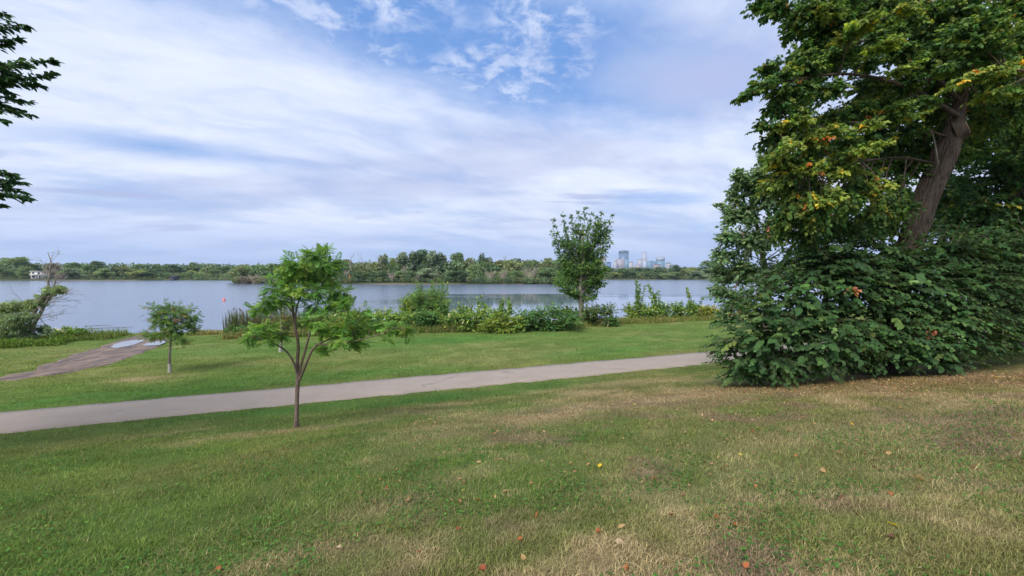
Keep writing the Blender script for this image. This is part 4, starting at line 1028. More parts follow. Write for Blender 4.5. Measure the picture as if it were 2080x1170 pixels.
# young saplings sticking up from the right bank
for (px, by_, ty_, label, sd) in [(1296, 650, 570, 'tallest thin shore sapling, right of the elm and under the tall glass tower', 121), (1340, 650, 578, 'bushier shore sapling, second from the elm, before the calm water', 122), (1408, 650, 586, 'slender shore sapling closest to the dark thicket', 123)]:
    g = np.random.default_rng(sd)
    base = hit(px, by_); YB = base[1]
    root = tree_root('shore_sapling', base, label, 'sapling', 'saplings on the right bank')
    W, L = MB(), Leaves()
    for i in range(6 if sd != 123 else 3):
        tip = pt(px + g.normal(0, 12), ty_ + g.uniform(0, 26) * (i > 0), g.uniform(-.5, .5))
        q = bez(base, base + (tip - base) * np.array([.3, .3, .6]), tip, 10); W.tube(q, np.linspace(.025, .006, 10), 4)
        for u in np.linspace(.3, 1, 9):
            c = q[int(u * 9)]
            clump(L, None, g, c, c, (.34 * (1.15 - u) + .08,) * 3, 5, 5, .15, SH_M if sd != 121 else SH_W, flat=.7)
    obj('trunk', W.mesh('trunk'), M['bark'], root)
    obj('crown', L.mesh('crown', DIAM), M['leaf'], root)

# ------------------------------------------------------------------ reeds and tall bank weeds (uncountable)
def blades(name, P, H, Wd, C, lean, g, mat, label, cat, seg=2, curve=.35):
    """upright tapering blades rooted at P"""
    n = len(P)
    a = g.uniform(0, 2 * np.pi, n); dirx = np.stack([np.cos(a), np.sin(a), np.zeros(n)], -1)
    side = np.stack([-np.sin(a + g.normal(0, .6, n)), np.cos(a), np.zeros(n)], -1)
    up = np.array([0, 0, 1.0])
    rows = []
    for k in range(seg):
        f = k / seg
        c = P + up * (H * f)[:, None] + dirx * (H * lean * f ** (1 + curve * 2))[:, None]
        wd = (Wd * (1 - .45 * f))[:, None] * side * .5
        rows += [c - wd, c + wd]
    tip = P + up * (H * (1 - .25 * np.minimum(lean, 1.5) ** 2))[:, None] + dirx * (H * lean)[:, None]
    V = np.stack(rows + [tip], 1); m = 2 * seg + 1
    F = []
    for k in range(seg - 1):
        b = 2 * k; F += [(b, b + 1, b + 3), (b, b + 3, b + 2)]
    F.append((2 * seg - 2, 2 * seg - 1, 2 * seg))
    F = np.array(F)[None] + (np.arange(n) * m)[:, None, None]
    me = make_mesh(name, V.reshape(-1, 3), F.reshape(-1, 3), np.repeat(C, m, 0))
    o = obj(name, me, mat)
    return tag(o, label, cat, kind='stuff')
def strip_points(g, n, pa, pb, depth):
    """points along the ground line between two pixels, spread over depth metres away from the camera"""
    a, b = hit(*pa, zmin=.02), hit(*pb, zmin=.02); u = g.random(n)
    x = a[0] + (b[0] - a[0]) * u; y = a[1] + (b[1] - a[1]) * u + g.random(n) * depth
    x = x * (y / (a[1] + (b[1] - a[1]) * u)) * .5 + x * .5
    return np.stack([x, y, np.maximum(ground_z(x, y), -.15)], -1)
g = np.random.default_rng(91)
Pq = np.concatenate([strip_points(g, 1500, (452, 685), (600, 678), 2.8), strip_points(g, 500, (600, 678), (740, 672), 2.5)])
n = len(Pq)
blades('reeds', Pq, g.uniform(.9, 1.95, n), np.full(n, .035), palette(g, n, [(4, (.095, .13, .055)), (2, (.15, .15, .07)), (1.5, (.22, .17, .09))], .2), np.abs(g.normal(0, .14, n)), g, M['grass'], 'tall thin green and tan reeds at the water edge left of the young tree', 'reeds', 3)
W = MB()
for i in range(36):
    q = Pq[g.integers(0, 1500)]; h = g.uniform(1.2, 1.75)
    W.tube(np.array([q + (0, 0, h), q + (.01, 0, h + .16)]), [.022, .022], 5)
tag(obj('cattail_heads', W.mesh('cattail_heads'), plain('cattail_brown', (.14, .08, .045), .9)), 'brown cattail spikes scattered among the tall reeds', 'reeds', kind='stuff')
parts = [(strip_points(g, 3000, (-40, 704), (225, 690), 3.8), (.10, .5), [(4, (.12, .19, .04)), (2, (.16, .20, .05)), (1, (.24, .21, .08))]),
         (strip_points(g, 1400, (-40, 712), (120, 702), 2.0), (.25, .5), [(4, (.11, .19, .035)), (1, (.18, .2, .05))]),
         (strip_points(g, 2400, (450, 690), (840, 677), .9), (.25, .7), [(5, (.13, .19, .05)), (3, (.30, .22, .11))]),
         (strip_points(g, 2400, (840, 677), (1190, 668), .9), (.25, .7), [(5, (.13, .19, .045)), (2, (.28, .22, .11))]),
         (strip_points(g, 3400, (1190, 664), (1460, 650), 3.2), (.2, .55), [(4, (.13, .18, .045)), (2, (.2, .2, .06)), (1.2, (.30, .22, .11))]),
         (strip_points(g, 900, (380, 682), (460, 680), 1.5), (.12, .3), [(3, (.25, .21, .09)), (2, (.16, .18, .06))])]
Pw = np.concatenate([p[0] for p in parts]); n = len(Pw)
Hw = np.concatenate([g.uniform(*p[1], len(p[0])) for p in parts]); Cw = np.concatenate([palette(g, len(p[0]), p[2], .2) for p in parts])
Hw = Hw * (.35 + 1.3 * fbm(Pw[:, 0], Pw[:, 1], 1.1, 3, 88))
blades('bank_weeds', Pw, Hw, np.full(n, .035), Cw, np.abs(g.normal(.25, .35, n)), g, M['grass'], 'tall weeds and dry grass along the lake bank', 'weeds', 2)

q_ = g.integers(0, n, 16000); L = Leaves()
Pl = Pw[q_] + np.stack([g.normal(0, .15, 16000), g.normal(0, .15, 16000), Hw[q_] * g.uniform(.05, .95, 16000)], -1)
L.add(Pl, unit(g.normal(size=(16000, 3)) + (0, 0, .3)), unit(g.normal(0, .7, (16000, 3)) + (0, 0, 1)), g.uniform(.06, .13, 16000), Cw[q_] * np.exp(g.normal(0, .2, (16000, 1))) * .8)
tag(obj('bank_herbs', L.mesh('bank_herbs', DIAM), M['leaf']), 'leafy herbs mixed into the tall grass along the lake bank', 'weeds', kind='stuff')

# ------------------------------------------------------------------ far trees: prototypes of unit height
def far_proto(kind, seed):
    g = np.random.default_rng(seed); L = Leaves()
    blobs = []
    if kind == 'round':
        for i in range(15):
            a = g.uniform(0, 2 * np.pi); r = .26 * math.sqrt(g.random()); z = g.uniform(.30, .84)
            k = 1 - abs(z - .52) * 1.1
            blobs.append((r * math.cos(a) * k * 1.3, r * math.sin(a) * k * 1.3, z, g.uniform(.12, .19)))
    elif kind == 'broad':
        for i in range(19):
            a = g.uniform(0, 2 * np.pi); r = .42 * math.sqrt(g.random()); z = g.uniform(.28, .80) - .25 * r
            blobs.append((r * math.cos(a), r * math.sin(a), z + .1, g.uniform(.12, .18)))
    elif kind == 'spire':
        for i in range(20):
            a = g.uniform(0, 2 * np.pi); z = g.uniform(.22, .93); r = .20 * math.sqrt(g.random()) * (1.15 - z * .7)
            blobs.append((r * math.cos(a), r * math.sin(a), z, g.uniform(.06, .12)))
    elif kind == 'willow':
        for i in range(20):
            a = g.uniform(0, 2 * np.pi); r = .38 * math.sqrt(g.random()); z = .80 - 1.0 * r * r - g.random() * .45
            blobs.append((r * math.cos(a), r * math.sin(a), max(z, .12), g.uniform(.10, .16)))
    elif kind == 'low':
        for i in range(16):
            a = g.uniform(0, 2 * np.pi); r = .6 * math.sqrt(g.random()); z = g.uniform(.15, .75) * (1 - .5 * r)
            blobs.append((r * math.cos(a), r * math.sin(a), z, g.uniform(.18, .28)))
    for (x, y, z, r) in blobs:
        n = 120
        dv = unit(g.normal(size=(n, 3)))
        rr = r * g.uniform(.55, 1.1, n)
        sc = np.array([1, 1, .78]) if kind != 'spire' else np.array([.85, .85, 1.6])
        if kind == 'willow': sc = np.array([.9, .9, 1.25])
        P = np.array([x, y, z]) + dv * rr[:, None] * sc
        T = unit(g.normal(size=(n, 3)) + dv * .4 + (np.array([0, 0, -1.2]) if kind == 'willow' else (np.array([0, 0, .8]) if kind == 'spire' else 0)))
        N = unit(dv + g.normal(0, .5, (n, 3)) + np.array([0, 0, .3]))
        tone = math.exp(g.normal(0, .13))
        C = tone * np.exp(g.normal(0, .16, (n, 1))) * np.ones(3)
        L.add(P, T, N, .052 * np.exp(g.normal(0, .25, n)), C)
    return L.mesh('crown', (np.array([(0, -.5, 0), (-.42, 0, .08), (0, .6, 0), (.42, 0, .08)]), DIAM[1]))
PROTO = {k: [far_proto(k, 200 + 10 * i + j) for j in range(3)] for i, k in enumerate(('round', 'broad', 'spire', 'willow', 'low'))}
for v in PROTO.values():
    for me in v: me.materials.append(M['leaf'])
def far_trunk():
    m = MB().tube(np.array([(0, 0, -.05), (.005, 0, .2), (.0, .01, .45)]), [.028, .02, .012], 6)
    for a in (0.3, 2.2, 4.1):
        m.tube(np.array([(0, 0, .2), (.08 * math.cos(a), .08 * math.sin(a), .36), (.15 * math.cos(a), .15 * math.sin(a), .55)]), [.012, .009, .004], 4)
    me = m.mesh('trunk'); me.materials.append(M['bark_grey']); return me
FT = far_trunk()
gf = np.random.default_rng(300)
def far_tree(name, label, px, top, Y, wpx, kind, color, group, var=None, base_z=None):
    """px, top: where the crown's middle and tip show; Y: distance in metres"""
    p = at(px, top, Y); gz = float(ground_z(p[0], Y)) if base_z is None else base_z
    gz = max(gz, .2)
    h = max(p[2] - gz, 1.5)
    root = empty(name, (p[0], Y, gz), label, 'tree', group)
    me = PROTO[kind][gf.integers(0, 3) if var is None else var]
    natural = {'round': .78, 'broad': 1.05, 'spire': .42, 'willow': .95, 'low': 1.5}[kind]
    sx_ = 1.38 * wpx / FPX * Y / (natural)
    o = bpy.data.objects.new('crown', me); COL.objects.link(o); o.parent = root
    o.scale = (sx_, sx_, h / .98); o.rotation_euler[2] = gf.uniform(0, 6.28)
    o.color = (*[float(c) for c in color], 1)
    t_ = bpy.data.objects.new('trunk', FT); COL.objects.link(t_); t_.parent = root; t_.scale = (h, h, h)
    return root
C_DK, C_MD, C_LT, C_YE, C_GY, C_OL, C_BR = (.060, .095, .052), (.092, .136, .068), (.125, .170, .080), (.165, .195, .078), (.140, .178, .122), (.120, .138, .070), (.16, .14, .115)
LG, IG, RG = 'trees on the far left shore', 'trees on the island', 'trees on the far right shore'
FAR = [
 # far left shore
 ('broadleaf_tree', 'big pale-topped tree on the far left shore, nearest the left edge of the picture', 30, 521, 352, 46, 'round', C_LT, LG),
 ('broadleaf_tree', 'mid-green tree at the far left edge, below the big pale-topped tree', 10, 538, 340, 34, 'broad', C_MD, LG),
 ('broadleaf_tree', 'light round tree just left of the white lakeside house', 47, 540, 330, 26, 'round', C_LT, LG),
 ('broadleaf_tree', 'dark tree directly above the roof of the white lakeside house', 76, 533, 362, 30, 'broad', C_DK, LG),
 ('broken_tree', 'brownish thinning tree between the two far lakeside houses', 104, 533, 328, 22, 'round', C_BR, LG),
 ('broadleaf_tree', 'bushy green tree hiding the right side of the second house', 138, 543, 328, 28, 'round', C_MD, LG),
 ('broadleaf_tree', 'pale greyish tree right of the bushy tree that hides the second house', 160, 545, 330, 22, 'round', C_GY, LG),
 ('broadleaf_tree', 'green tree with flat top on the far left shore behind the greyish tree', 152, 531, 366, 36, 'broad', C_MD, LG),
 ('broadleaf_tree', 'mid-sized green tree between greyish tree and dark crowned tree on the left shore', 178, 536, 345, 26, 'round', C_MD, LG),
 ('broadleaf_tree', 'dark crowned tree standing highest in the middle of the far left shore', 202, 529, 360, 28, 'round', C_DK, LG),
 ('broadleaf_tree', 'rounded light green tree at the waterline, right below the dark crowned tree', 212, 544, 332, 30, 'round', C_LT, LG),
 ('broadleaf_tree', 'dark tree right of the rounded light green tree on the far shore', 236, 537, 345, 26, 'round', C_DK, LG),
 ('broadleaf_tree', 'green tree left of the yellowish willow on the far shore', 258, 538, 345, 30, 'broad', C_OL, LG),
 ('willow_tree', 'yellowish drooping willow on the far left shore above the small round tree', 280, 547, 335, 34, 'willow', C_YE, LG),
 ('broadleaf_tree', 'dark bushy tree at the waterline right of the yellowish willow', 302, 546, 336, 26, 'round', C_DK, LG),
 ('broadleaf_tree', 'wide green tree behind the yellowish willow', 300, 534, 372, 40, 'broad', C_MD, LG),
 ('broadleaf_tree', 'bluish dark tree left of the small dark boathouse', 326, 545, 352, 24, 'round', C_DK, LG),
 ('broadleaf_tree', 'tall dark tree above the small dark boathouse', 352, 535, 380, 34, 'round', C_DK, LG),
 ('small_tree', 'small round pale green tree right of the small dark boathouse', 372, 552, 376, 16, 'round', C_LT, LG),
 ('willow_tree', 'pale drooping tree near the right end of the far left shore', 393, 547, 376, 22, 'willow', C_YE, LG),
 ('broadleaf_tree', 'tallest humped tree near the right end of the far left shore', 392, 531, 392, 30, 'round', C_MD, LG),
 ('broadleaf_tree', 'light green tree right of the pale drooping tree', 420, 542, 378, 26, 'round', C_LT, LG),
 ('broadleaf_tree', 'full mid-green tree at the right end of the far left shore', 442, 541, 378, 28, 'round', C_MD, LG),
 ('broadleaf_tree', 'bluish tree behind the light green tree at the right end of the far shore', 430, 535, 400, 34, 'broad', C_DK, LG),
 ('broadleaf_tree', 'green tree at the far shore just left of the island tip', 466, 540, 384, 30, 'round', C_MD, LG),
 # island, from its left tip
 ('broadleaf_tree', 'olive bushy tree at the left tip of the island', 489, 542, 222, 34, 'round', C_OL, IG),
 ('broadleaf_tree', 'yellowish topped tree just behind the left tip of the island', 505, 536, 232, 30, 'broad', C_OL, IG),
 ('broadleaf_tree', 'green island tree left of the young tree crown', 525, 538, 228, 30, 'round', C_MD, IG),
 ('broadleaf_tree', 'tall island tree half hidden behind the left of the young tree crown', 556, 533, 234, 40, 'round', C_MD, IG),
 ('broadleaf_tree', 'dark island tree hidden behind the middle of the young tree crown', 600, 528, 236, 46, 'broad', C_DK, IG),
 ('broadleaf_tree', 'island tree hidden behind the right half of the young tree crown', 650, 530, 236, 46, 'broad', C_MD, IG),
 ('broadleaf_tree', 'dull olive tree on the island between the young tree and the tallest bare snag', 697, 526, 236, 34, 'round', C_OL, IG),
 ('broadleaf_tree', 'dark low tree at the island waterline below the tallest bare snag', 727, 551, 216, 28, 'round', C_DK, IG),
 ('broadleaf_tree', 'tan-tinged tree on the island between the two taller bare snags', 738, 535, 238, 34, 'round', C_BR, IG),
 ('broadleaf_tree', 'dark green bush-like tree at the island waterline, right of the tallest bare snag', 755, 550, 216, 28, 'round', C_DK, IG),
 ('broadleaf_tree', 'dense dark tree at the island waterline below the third bare snag', 782, 548, 216, 26, 'round', C_DK, IG),
 ('poplar_tree', 'thin spiky green tree on the island just right of the third bare snag', 779, 521, 230, 18, 'spire', C_GY, IG),
 ('broadleaf_tree', 'yellow-green round tree on the island, left of the silvery poplars', 800, 521, 232, 26, 'round', C_YE, IG),
 ('broadleaf_tree', 'bright green low tree at the island waterline under the yellow-green round tree', 812, 549, 216, 20, 'round', C_LT, IG),
 ('poplar_tree', 'silvery poplar with spiky top, leftmost of the poplar stand on the island', 822, 517, 228, 28, 'spire', C_GY, IG),
 ('poplar_tree', 'silvery poplar, second from the left in the poplar stand on the island', 842, 515, 230, 26, 'spire', C_GY, IG),
 ('poplar_tree', 'tall dark poplar in the middle of the poplar stand on the island', 860, 512, 230, 28, 'spire', (.062, .10, .055), IG),
 ('poplar_tree', 'silvery poplar right of the tall dark poplar on the island', 880, 514, 228, 26, 'spire', C_GY, IG),
 ('poplar_tree', 'shorter silvery poplar at the right end of the island stand', 897, 517, 230, 24, 'spire', C_GY, IG),
 ('broadleaf_tree', 'grey-green full tree in front of the poplar stand at the waterline', 868, 543, 216, 38, 'round', C_GY, IG),
 ('broadleaf_tree', 'green tree at the waterline left of the rounded dark island bush', 838, 549, 216, 26, 'round', C_MD, IG),
 ('broadleaf_tree', 'tall narrow-topped green tree on the island right of the poplar stand', 925, 511, 234, 32, 'round', C_MD, IG),
 ('broadleaf_tree', 'rounded dark bush-tree at the island waterline, below the narrow-topped tree', 925, 549, 214, 42, 'round', C_DK, IG),
 ('broadleaf_tree', 'greyish tree right of the tall narrow-topped island tree', 950, 521, 236, 28, 'round', C_OL, IG),
 ('broadleaf_tree', 'light green tree on the island left of the leftmost grey dead crown', 962, 537, 220, 28, 'round', C_LT, IG),
 ('broadleaf_tree', 'dark umbrella-topped tree standing above the island between poplars and elm', 980, 514, 240, 28, 'broad', C_DK, IG),
 ('broadleaf_tree', 'green tree beneath the dark umbrella-topped island tree', 985, 531, 226, 30, 'round', C_MD, IG),
 ('broadleaf_tree', 'tan-topped tree on the island right of the umbrella-topped tree', 1013, 527, 236, 28, 'round', (.13, .125, .06), IG),
 ('broadleaf_tree', 'yellow-green tree right of the tan-topped island tree', 1038, 527, 230, 30, 'round', C_YE, IG),
 ('broadleaf_tree', 'dark tree behind the yellow-green tree on the right part of the island', 1056, 522, 240, 26, 'round', C_DK, IG),
 ('broadleaf_tree', 'green tree at the waterline between the two grey dead crowns', 1050, 549, 216, 26, 'round', C_MD, IG),
 ('broadleaf_tree', 'mid-green tree behind the largest grey dead crown on the island', 1080, 526, 238, 32, 'round', C_MD, IG),
 ('broadleaf_tree', 'rounded tree with pale twigs on the island just left of the elm', 1110, 521, 232, 34, 'round', C_OL, IG),
 ('broadleaf_tree', 'green island tree at the waterline left of the elm', 1112, 542, 216, 36, 'round', C_MD, IG),
 ('broadleaf_tree', 'green island tree seen through the left side of the elm', 1142, 526, 228, 36, 'round', C_MD, IG),
 ('broadleaf_tree', 'last island tree, hidden behind the elm trunk', 1172, 535, 226, 34, 'round', C_DK, IG),
 # far right shore
 ('broadleaf_tree', 'olive tree on the right shore directly right of the elm crown', 1222, 546, 385, 22, 'round', C_OL, RG),
 ('broadleaf_tree', 'dark tree on the right shore below the blue office block', 1240, 543, 392, 22, 'round', C_DK, RG),
 ('broadleaf_tree', 'small bright yellow-green tree on the right shore below the tallest tower', 1247, 552, 378, 16, 'round', C_YE, RG),
 ('broadleaf_tree', 'green tree on the right shore below the wide base of the tallest tower', 1264, 544, 386, 24, 'round', C_MD, RG),
 ('broadleaf_tree', 'bluish dark tree right of the yellow-green tree on the right shore', 1278, 548, 380, 20, 'round', C_DK, RG),
 ('broadleaf_tree', 'reddish-tinged tree on the right shore between the two tallest towers', 1290, 542, 392, 22, 'round', C_OL, RG),
 ('broadleaf_tree', 'dark green tree on the right shore below the stepped tower', 1308, 542, 390, 26, 'broad', C_DK, RG),
 ('broadleaf_tree', 'mid-green tree at the waterline below the low glass blocks', 1318, 551, 380, 20, 'round', C_MD, RG),
 ('willow_tree', 'pale rounded willow at the right shore waterline below the pale-topped tower', 1344, 554, 376, 22, 'willow', C_LT, RG),
 ('broadleaf_tree', 'dark tree on the right shore behind the pale rounded willow', 1338, 541, 394, 26, 'round', C_DK, RG),
 ('broadleaf_tree', 'tallest dark tree on the right shore, right of the small pointed roof', 1376, 536, 396, 28, 'round', C_DK, RG),
 ('broadleaf_tree', 'light tree at the waterline below the tallest dark right-shore tree', 1370, 552, 376, 22, 'round', C_LT, RG),
 ('broadleaf_tree', 'olive tree on the right shore right of the tallest dark tree', 1392, 547, 382, 22, 'round', C_OL, RG),
 ('broadleaf_tree', 'yellow-green topped tree on the right shore near the thicket', 1405, 542, 388, 22, 'round', C_YE, RG),
 ('broadleaf_tree', 'greyish tree at the right shore waterline near the thicket', 1420, 549, 378, 26, 'round', C_GY, RG),
 ('broadleaf_tree', 'big green tree on the right shore touching the edge of the thicket', 1440, 528, 392, 44, 'round', C_MD, RG),
]
for r in FAR: far_tree(*r)
# the mass of woods behind the front rows, and low growth along the far waterlines
def woods(name, label, spec, seed):
    g = np.random.default_rng(seed); L = Leaves()
    for (x0, x1, top0, top1, Y0, Y1, n, cols) in spec:
        for i in range(n):
            u = (i + g.random()) / n; Y = g.uniform(Y0, Y1)
            p = at(x0 + (x1 - x0) * u, top0 + (top1 - top0) * u + g.uniform(-1.5, 3.5), Y)
            gz = max(float(ground_z(p[0], Y)), .1); h = max(p[2] - gz, .8)
            col = np.array(cols[g.integers(0, len(cols))]) * math.exp(g.normal(0, .12))
            m = 150; dv = unit(g.normal(size=(m, 3))); rr = h * .5
            P = np.array([p[0], Y, gz + h * .52]) + dv * np.array([rr * 1.15, rr, rr * .95]) * g.uniform(.7, 1.0, (m, 1))
            L.add(P, unit(g.normal(size=(m, 3))), unit(dv + g.normal(0, .5, (m, 3)) + (0, 0, .3)), np.minimum(h * .14, 1.2) * np.exp(g.normal(0, .25, m)), col * np.exp(g.normal(0, .18, (m, 1))))
    return tag(obj(name, L.mesh(name, (np.array([(0, -.5, 0), (-.42, 0, .08), (0, .6, 0), (.42, 0, .08)]), DIAM[1])), M['leaf']), label, 'woods', kind='stuff')
G3 = [C_DK, C_MD, C_OL, C_MD]
woods('woods', 'continuous tree mass behind the far left shore', [(-260, 500, 534, 535, 375, 460, 90, G3), (-260, 480, 551, 553, 336, 352, 110, G3 + [C_LT])], 401)
woods('woods', 'continuous tree mass filling the island behind its front trees', [(478, 700, 541, 527, 222, 246, 40, G3), (700, 1190, 531, 527, 226, 250, 90, G3), (560, 1190, 550, 548, 216, 224, 80, G3 + [C_LT])], 402)
woods('woods', 'continuous tree mass behind the far right shore', [(1170, 1700, 546, 536, 388, 450, 60, G3), (1200, 1700, 553, 550, 374, 386, 60, G3 + [C_LT])], 403)
woods('waterside_scrub', 'low green scrub along the far left waterline', [(a_, b_, 563, 562.5, 323, 330, n_, [C_OL, C_MD, C_DK]) for a_, b_, n_ in ((-200, 58, 60), (88, 112, 7), (132, 336, 52), (362, 470, 30))], 404)
woods('waterside_scrub', 'low scrub and dead brush along the island waterline', [(476, 560, 560, 562, 211, 216, 36, [C_BR, C_OL]), (540, 1190, 563, 561, 209.5, 214, 110, [C_DK, C_DK, C_MD, C_OL])], 405)
woods('waterside_scrub', 'low green scrub along the far right waterline', [(1200, 1650, 563, 561, 372, 377, 80, [C_OL, C_MD, C_LT])], 406)

# ------------------------------------------------------------------ bare and dead trees on the island
def bare(W, g, a, d, L, r, depth):
    n = 5; pts = [a]; dv = unit(np.asarray(d, float))
    for i in range(n):
        dv = unit(dv + g.normal(0, .13, 3) + (0, 0, .03)); pts.append(pts[-1] + dv * L / n)
    W.tube(np.array(pts), np.linspace(r, r * .55, n + 1), 5 if depth > 1 else 3, False)
    if depth <= 0: return
    for i in range(3 if depth > 1 else 4):
        k = g.integers(2, n + 1)
        bare(W, g, pts[k], unit(dv + g.normal(0, .55, 3) + (0, 0, .15)), L * g.uniform(.45, .7), r * .55, depth - 1)
for px, by_, top, lean, label, sd, Y in [(716, 556, 508, -.22, 'tallest bare white snag on the island, leaning left, nearest the young tree', 501, 222), (743, 560, 511, .06, 'bare twisted snag, middle of the three dead snags on the island', 502, 224), (771, 548, 513, .12, 'smaller bare snag, rightmost of the three dead snags on the island', 503, 228),
                                  (528, 552, 534, .05, 'bare twiggy treetop just left of the young tree crown', 505, 230), (998, 548, 521, .02, 'thin bare treetop right of the dark umbrella-topped tree', 506, 234), (1026, 548, 522, .02, 'thin bare treetop above the yellow-green island tree', 507, 234)]:
    g = np.random.default_rng(sd); b = at(px, by_, Y); top_ = at(px, top, Y)
    bz_ = np.array([b[0], Y, max(float(ground_z(b[0], Y)), .3)])
    root = tree_root('dead_snag', bz_, label, 'dead tree', 'bare dead trees on the island')
    W = MB(); h = top_[2] - b[2]
    W.tube(np.array([bz_, (bz_ + b) / 2, b]), [.24, .22, .19], 6, False)
    bare(W, g, b, (lean, 0, 1), h * .62, .18, 3)
    obj('trunk', W.mesh('trunk'), M['dead'], root)
for px, top, wpx, label, sd, Y in [(995, 547, 26, 'grey fallen dead crown at the island waterline, leftmost of the two large ones', 511, 214), (1076, 536, 44, 'largest grey dead crown spreading over the island waterline left of the elm', 512, 214), (1022, 545, 22, 'upright grey dead brush between the two large dead crowns', 513, 215), (795, 552, 20, 'pale dead brush with two standing stubs on the island below the poplars', 514, 214),
                            (520, 556, 44, 'brown dead brush at the left tip of the island', 515, 212), (822, 540, 12, 'thin purplish dead branches in front of the silvery poplars', 516, 217), (848, 556, 14, 'pale dead twigs at the waterline in front of the poplar stand', 517, 214), (704, 545, 14, 'pale leaning dead stems beside the reddish stump', 518, 215)]:
    g = np.random.default_rng(sd); b = at(px, 575, Y); bz_ = np.array([b[0], Y, max(float(ground_z(b[0], Y)), .15)])
    root = tree_root('dead_brush', bz_, label, 'dead tree', 'dead brush on the island')
    W = MB(); h = at(px, top, Y)[2] - bz_[2]; hw = wpx / FPX * Y / 2
    for i in range(46):
        e = bz_ + np.array([g.uniform(-1, 1) * hw, g.uniform(-.5, 1), h * g.uniform(.35, 1)])
        W.tube(bez(bz_ + np.array([g.uniform(-.4, .4) * hw, 0, 0]), (bz_ + e) / 2 + (0, 0, h * .3), e, 5), np.linspace(.09, .04, 5), 3, False)
    stuff_part('branches', W.mesh('branches'), M['dead'], root)
    bs = MB()
    for i in range(2): bs.tube(np.array([bz_ + (i * .5 - .2, 0, -.2), bz_ + (i * .7 - .3, 0, h * .55)]), [.16, .10], 6)
    obj('trunk', bs.mesh('trunk'), M['dead'], root)
b = at(711, 574, 212.5); bz_ = np.array([b[0], 212.5, .2])
root = tree_root('broken_stump', bz_, 'reddish-brown broken stump at the island waterline below the tallest snag', 'stump')
M['rust'] = plain('rust_wood', (.42, .17, .07), .9, .2, .3)
obj('trunk', MB().tube(np.array([bz_, bz_ + (.1, 0, 1.6), bz_ + (-.1, 0, 3.6), bz_ + (-.3, 0, 4.2)]), [.5, .42, .3, .08], 8).mesh('trunk'), M['rust'], root)
obj('branch', MB().tube(np.array([bz_ + (0, 0, 2.6), bz_ + (-1.4, 0, 1.2), bz_ + (-2.4, 0, .2)]), [.22, .18, .1], 6).mesh('branch'), M['rust'], root)

# ------------------------------------------------------------------ houses on the far shore
M['white'] = plain('white_render', (.62, .60, .58), .7)
M['greywall'] = plain('grey_siding', (.42, .43, .45), .8)
M['darkwall'] = plain('dark_blue_wood', (.05, .06, .10), .8)
M['roofdark'] = plain('dark_roof', (.09, .085, .085), .8)
M['window'], t, out = material('window_glass'); principled(t, out, (.03, .04, .055), .1, None, .5)
def house(name, label, x0, x1, ytop, Y, wall, floors, roof='flat'):
    a, b = at(x0, ytop, Y), at(x1, ytop, Y)
    gz = max(float(ground_z((a[0] + b[0]) / 2, Y)), .3)
    root = empty(name, ((a[0] + b[0]) / 2, Y, gz), label, 'house')
    zt = a[2]; dpt = 8.0
    obj('wall', MB().box((a[0], Y, gz - .5), (b[0], Y + dpt, zt)).mesh('wall'), M[wall], root)
    if roof == 'flat':
        obj('roof', MB().box((a[0] - .4, Y - .5, zt), (b[0] + .4, Y + dpt + .4, zt + .35)).mesh('roof'), M['white'], root)
    else:
        w_ = b[0] - a[0]; c = (a[0] + b[0]) / 2
        V = [(a[0] - .4, Y - .5, zt), (b[0] + .4, Y - .5, zt), (b[0] + .4, Y + dpt + .4, zt), (a[0] - .4, Y + dpt + .4, zt), (a[0] + w_ * .15, Y + dpt / 2, zt + w_ * .3), (b[0] - w_ * .15, Y + dpt / 2, zt + w_ * .3)]
        m = MB(); m.add(V, [(0, 1, 5, 4), (2, 3, 4, 5), (3, 2, 1, 0)], [(1, 2, 5), (3, 0, 4)]); obj('roof', m.mesh('roof'), M['roofdark'], root)
    hh = (zt - gz) / floors; nw = max(2, int((b[0] - a[0]) / 2.6))
    for f in range(floors):
        for i in range(nw):
            cx_ = a[0] + (b[0] - a[0]) * (i + .5) / nw
            wn = obj('window', MB().box((cx_ - .75, Y - .06, gz + hh * f + hh * .3), (cx_ + .75, Y + .05, gz + hh * f + hh * .82)).mesh('window'), M['window'], root)
            obj('sill', MB().box((cx_ - .85, Y - .16, gz + hh * f + hh * .24), (cx_ + .85, Y + .04, gz + hh * f + hh * .295)).mesh('sill'), M['white'], wn)
    if wall == 'white':
        obj('balcony', MB().box((a[0] + .5, Y - 1.4, gz + hh - .05), (b[0] - .5, Y - .08, gz + hh + .2)).box((a[0] + .5, Y - 1.42, gz + hh + .201), (b[0] - .5, Y - 1.3, gz + hh + .85)).mesh('balcony'), M['white'], root)
        obj('post', MB().box((b[0] - 1.0, Y - 1.38, gz - .3), (b[0] - .7, Y - 1.1, gz + hh - .052)).mesh('post'), M['white'], root)
    return root
house('lakeside_house', 'white two-storey house with balcony among the trees on the far left shore', 62, 84, 551.5, 328, 'white', 2)
house('lakeside_house', 'grey house mostly hidden by trees, right of the white balcony house', 116, 128, 546, 331, 'greywall', 2)
house('boathouse', 'small dark boathouse by the water near the right end of the far left shore', 344, 352.5, 561.5, 331, 'darkwall', 1, 'gable')

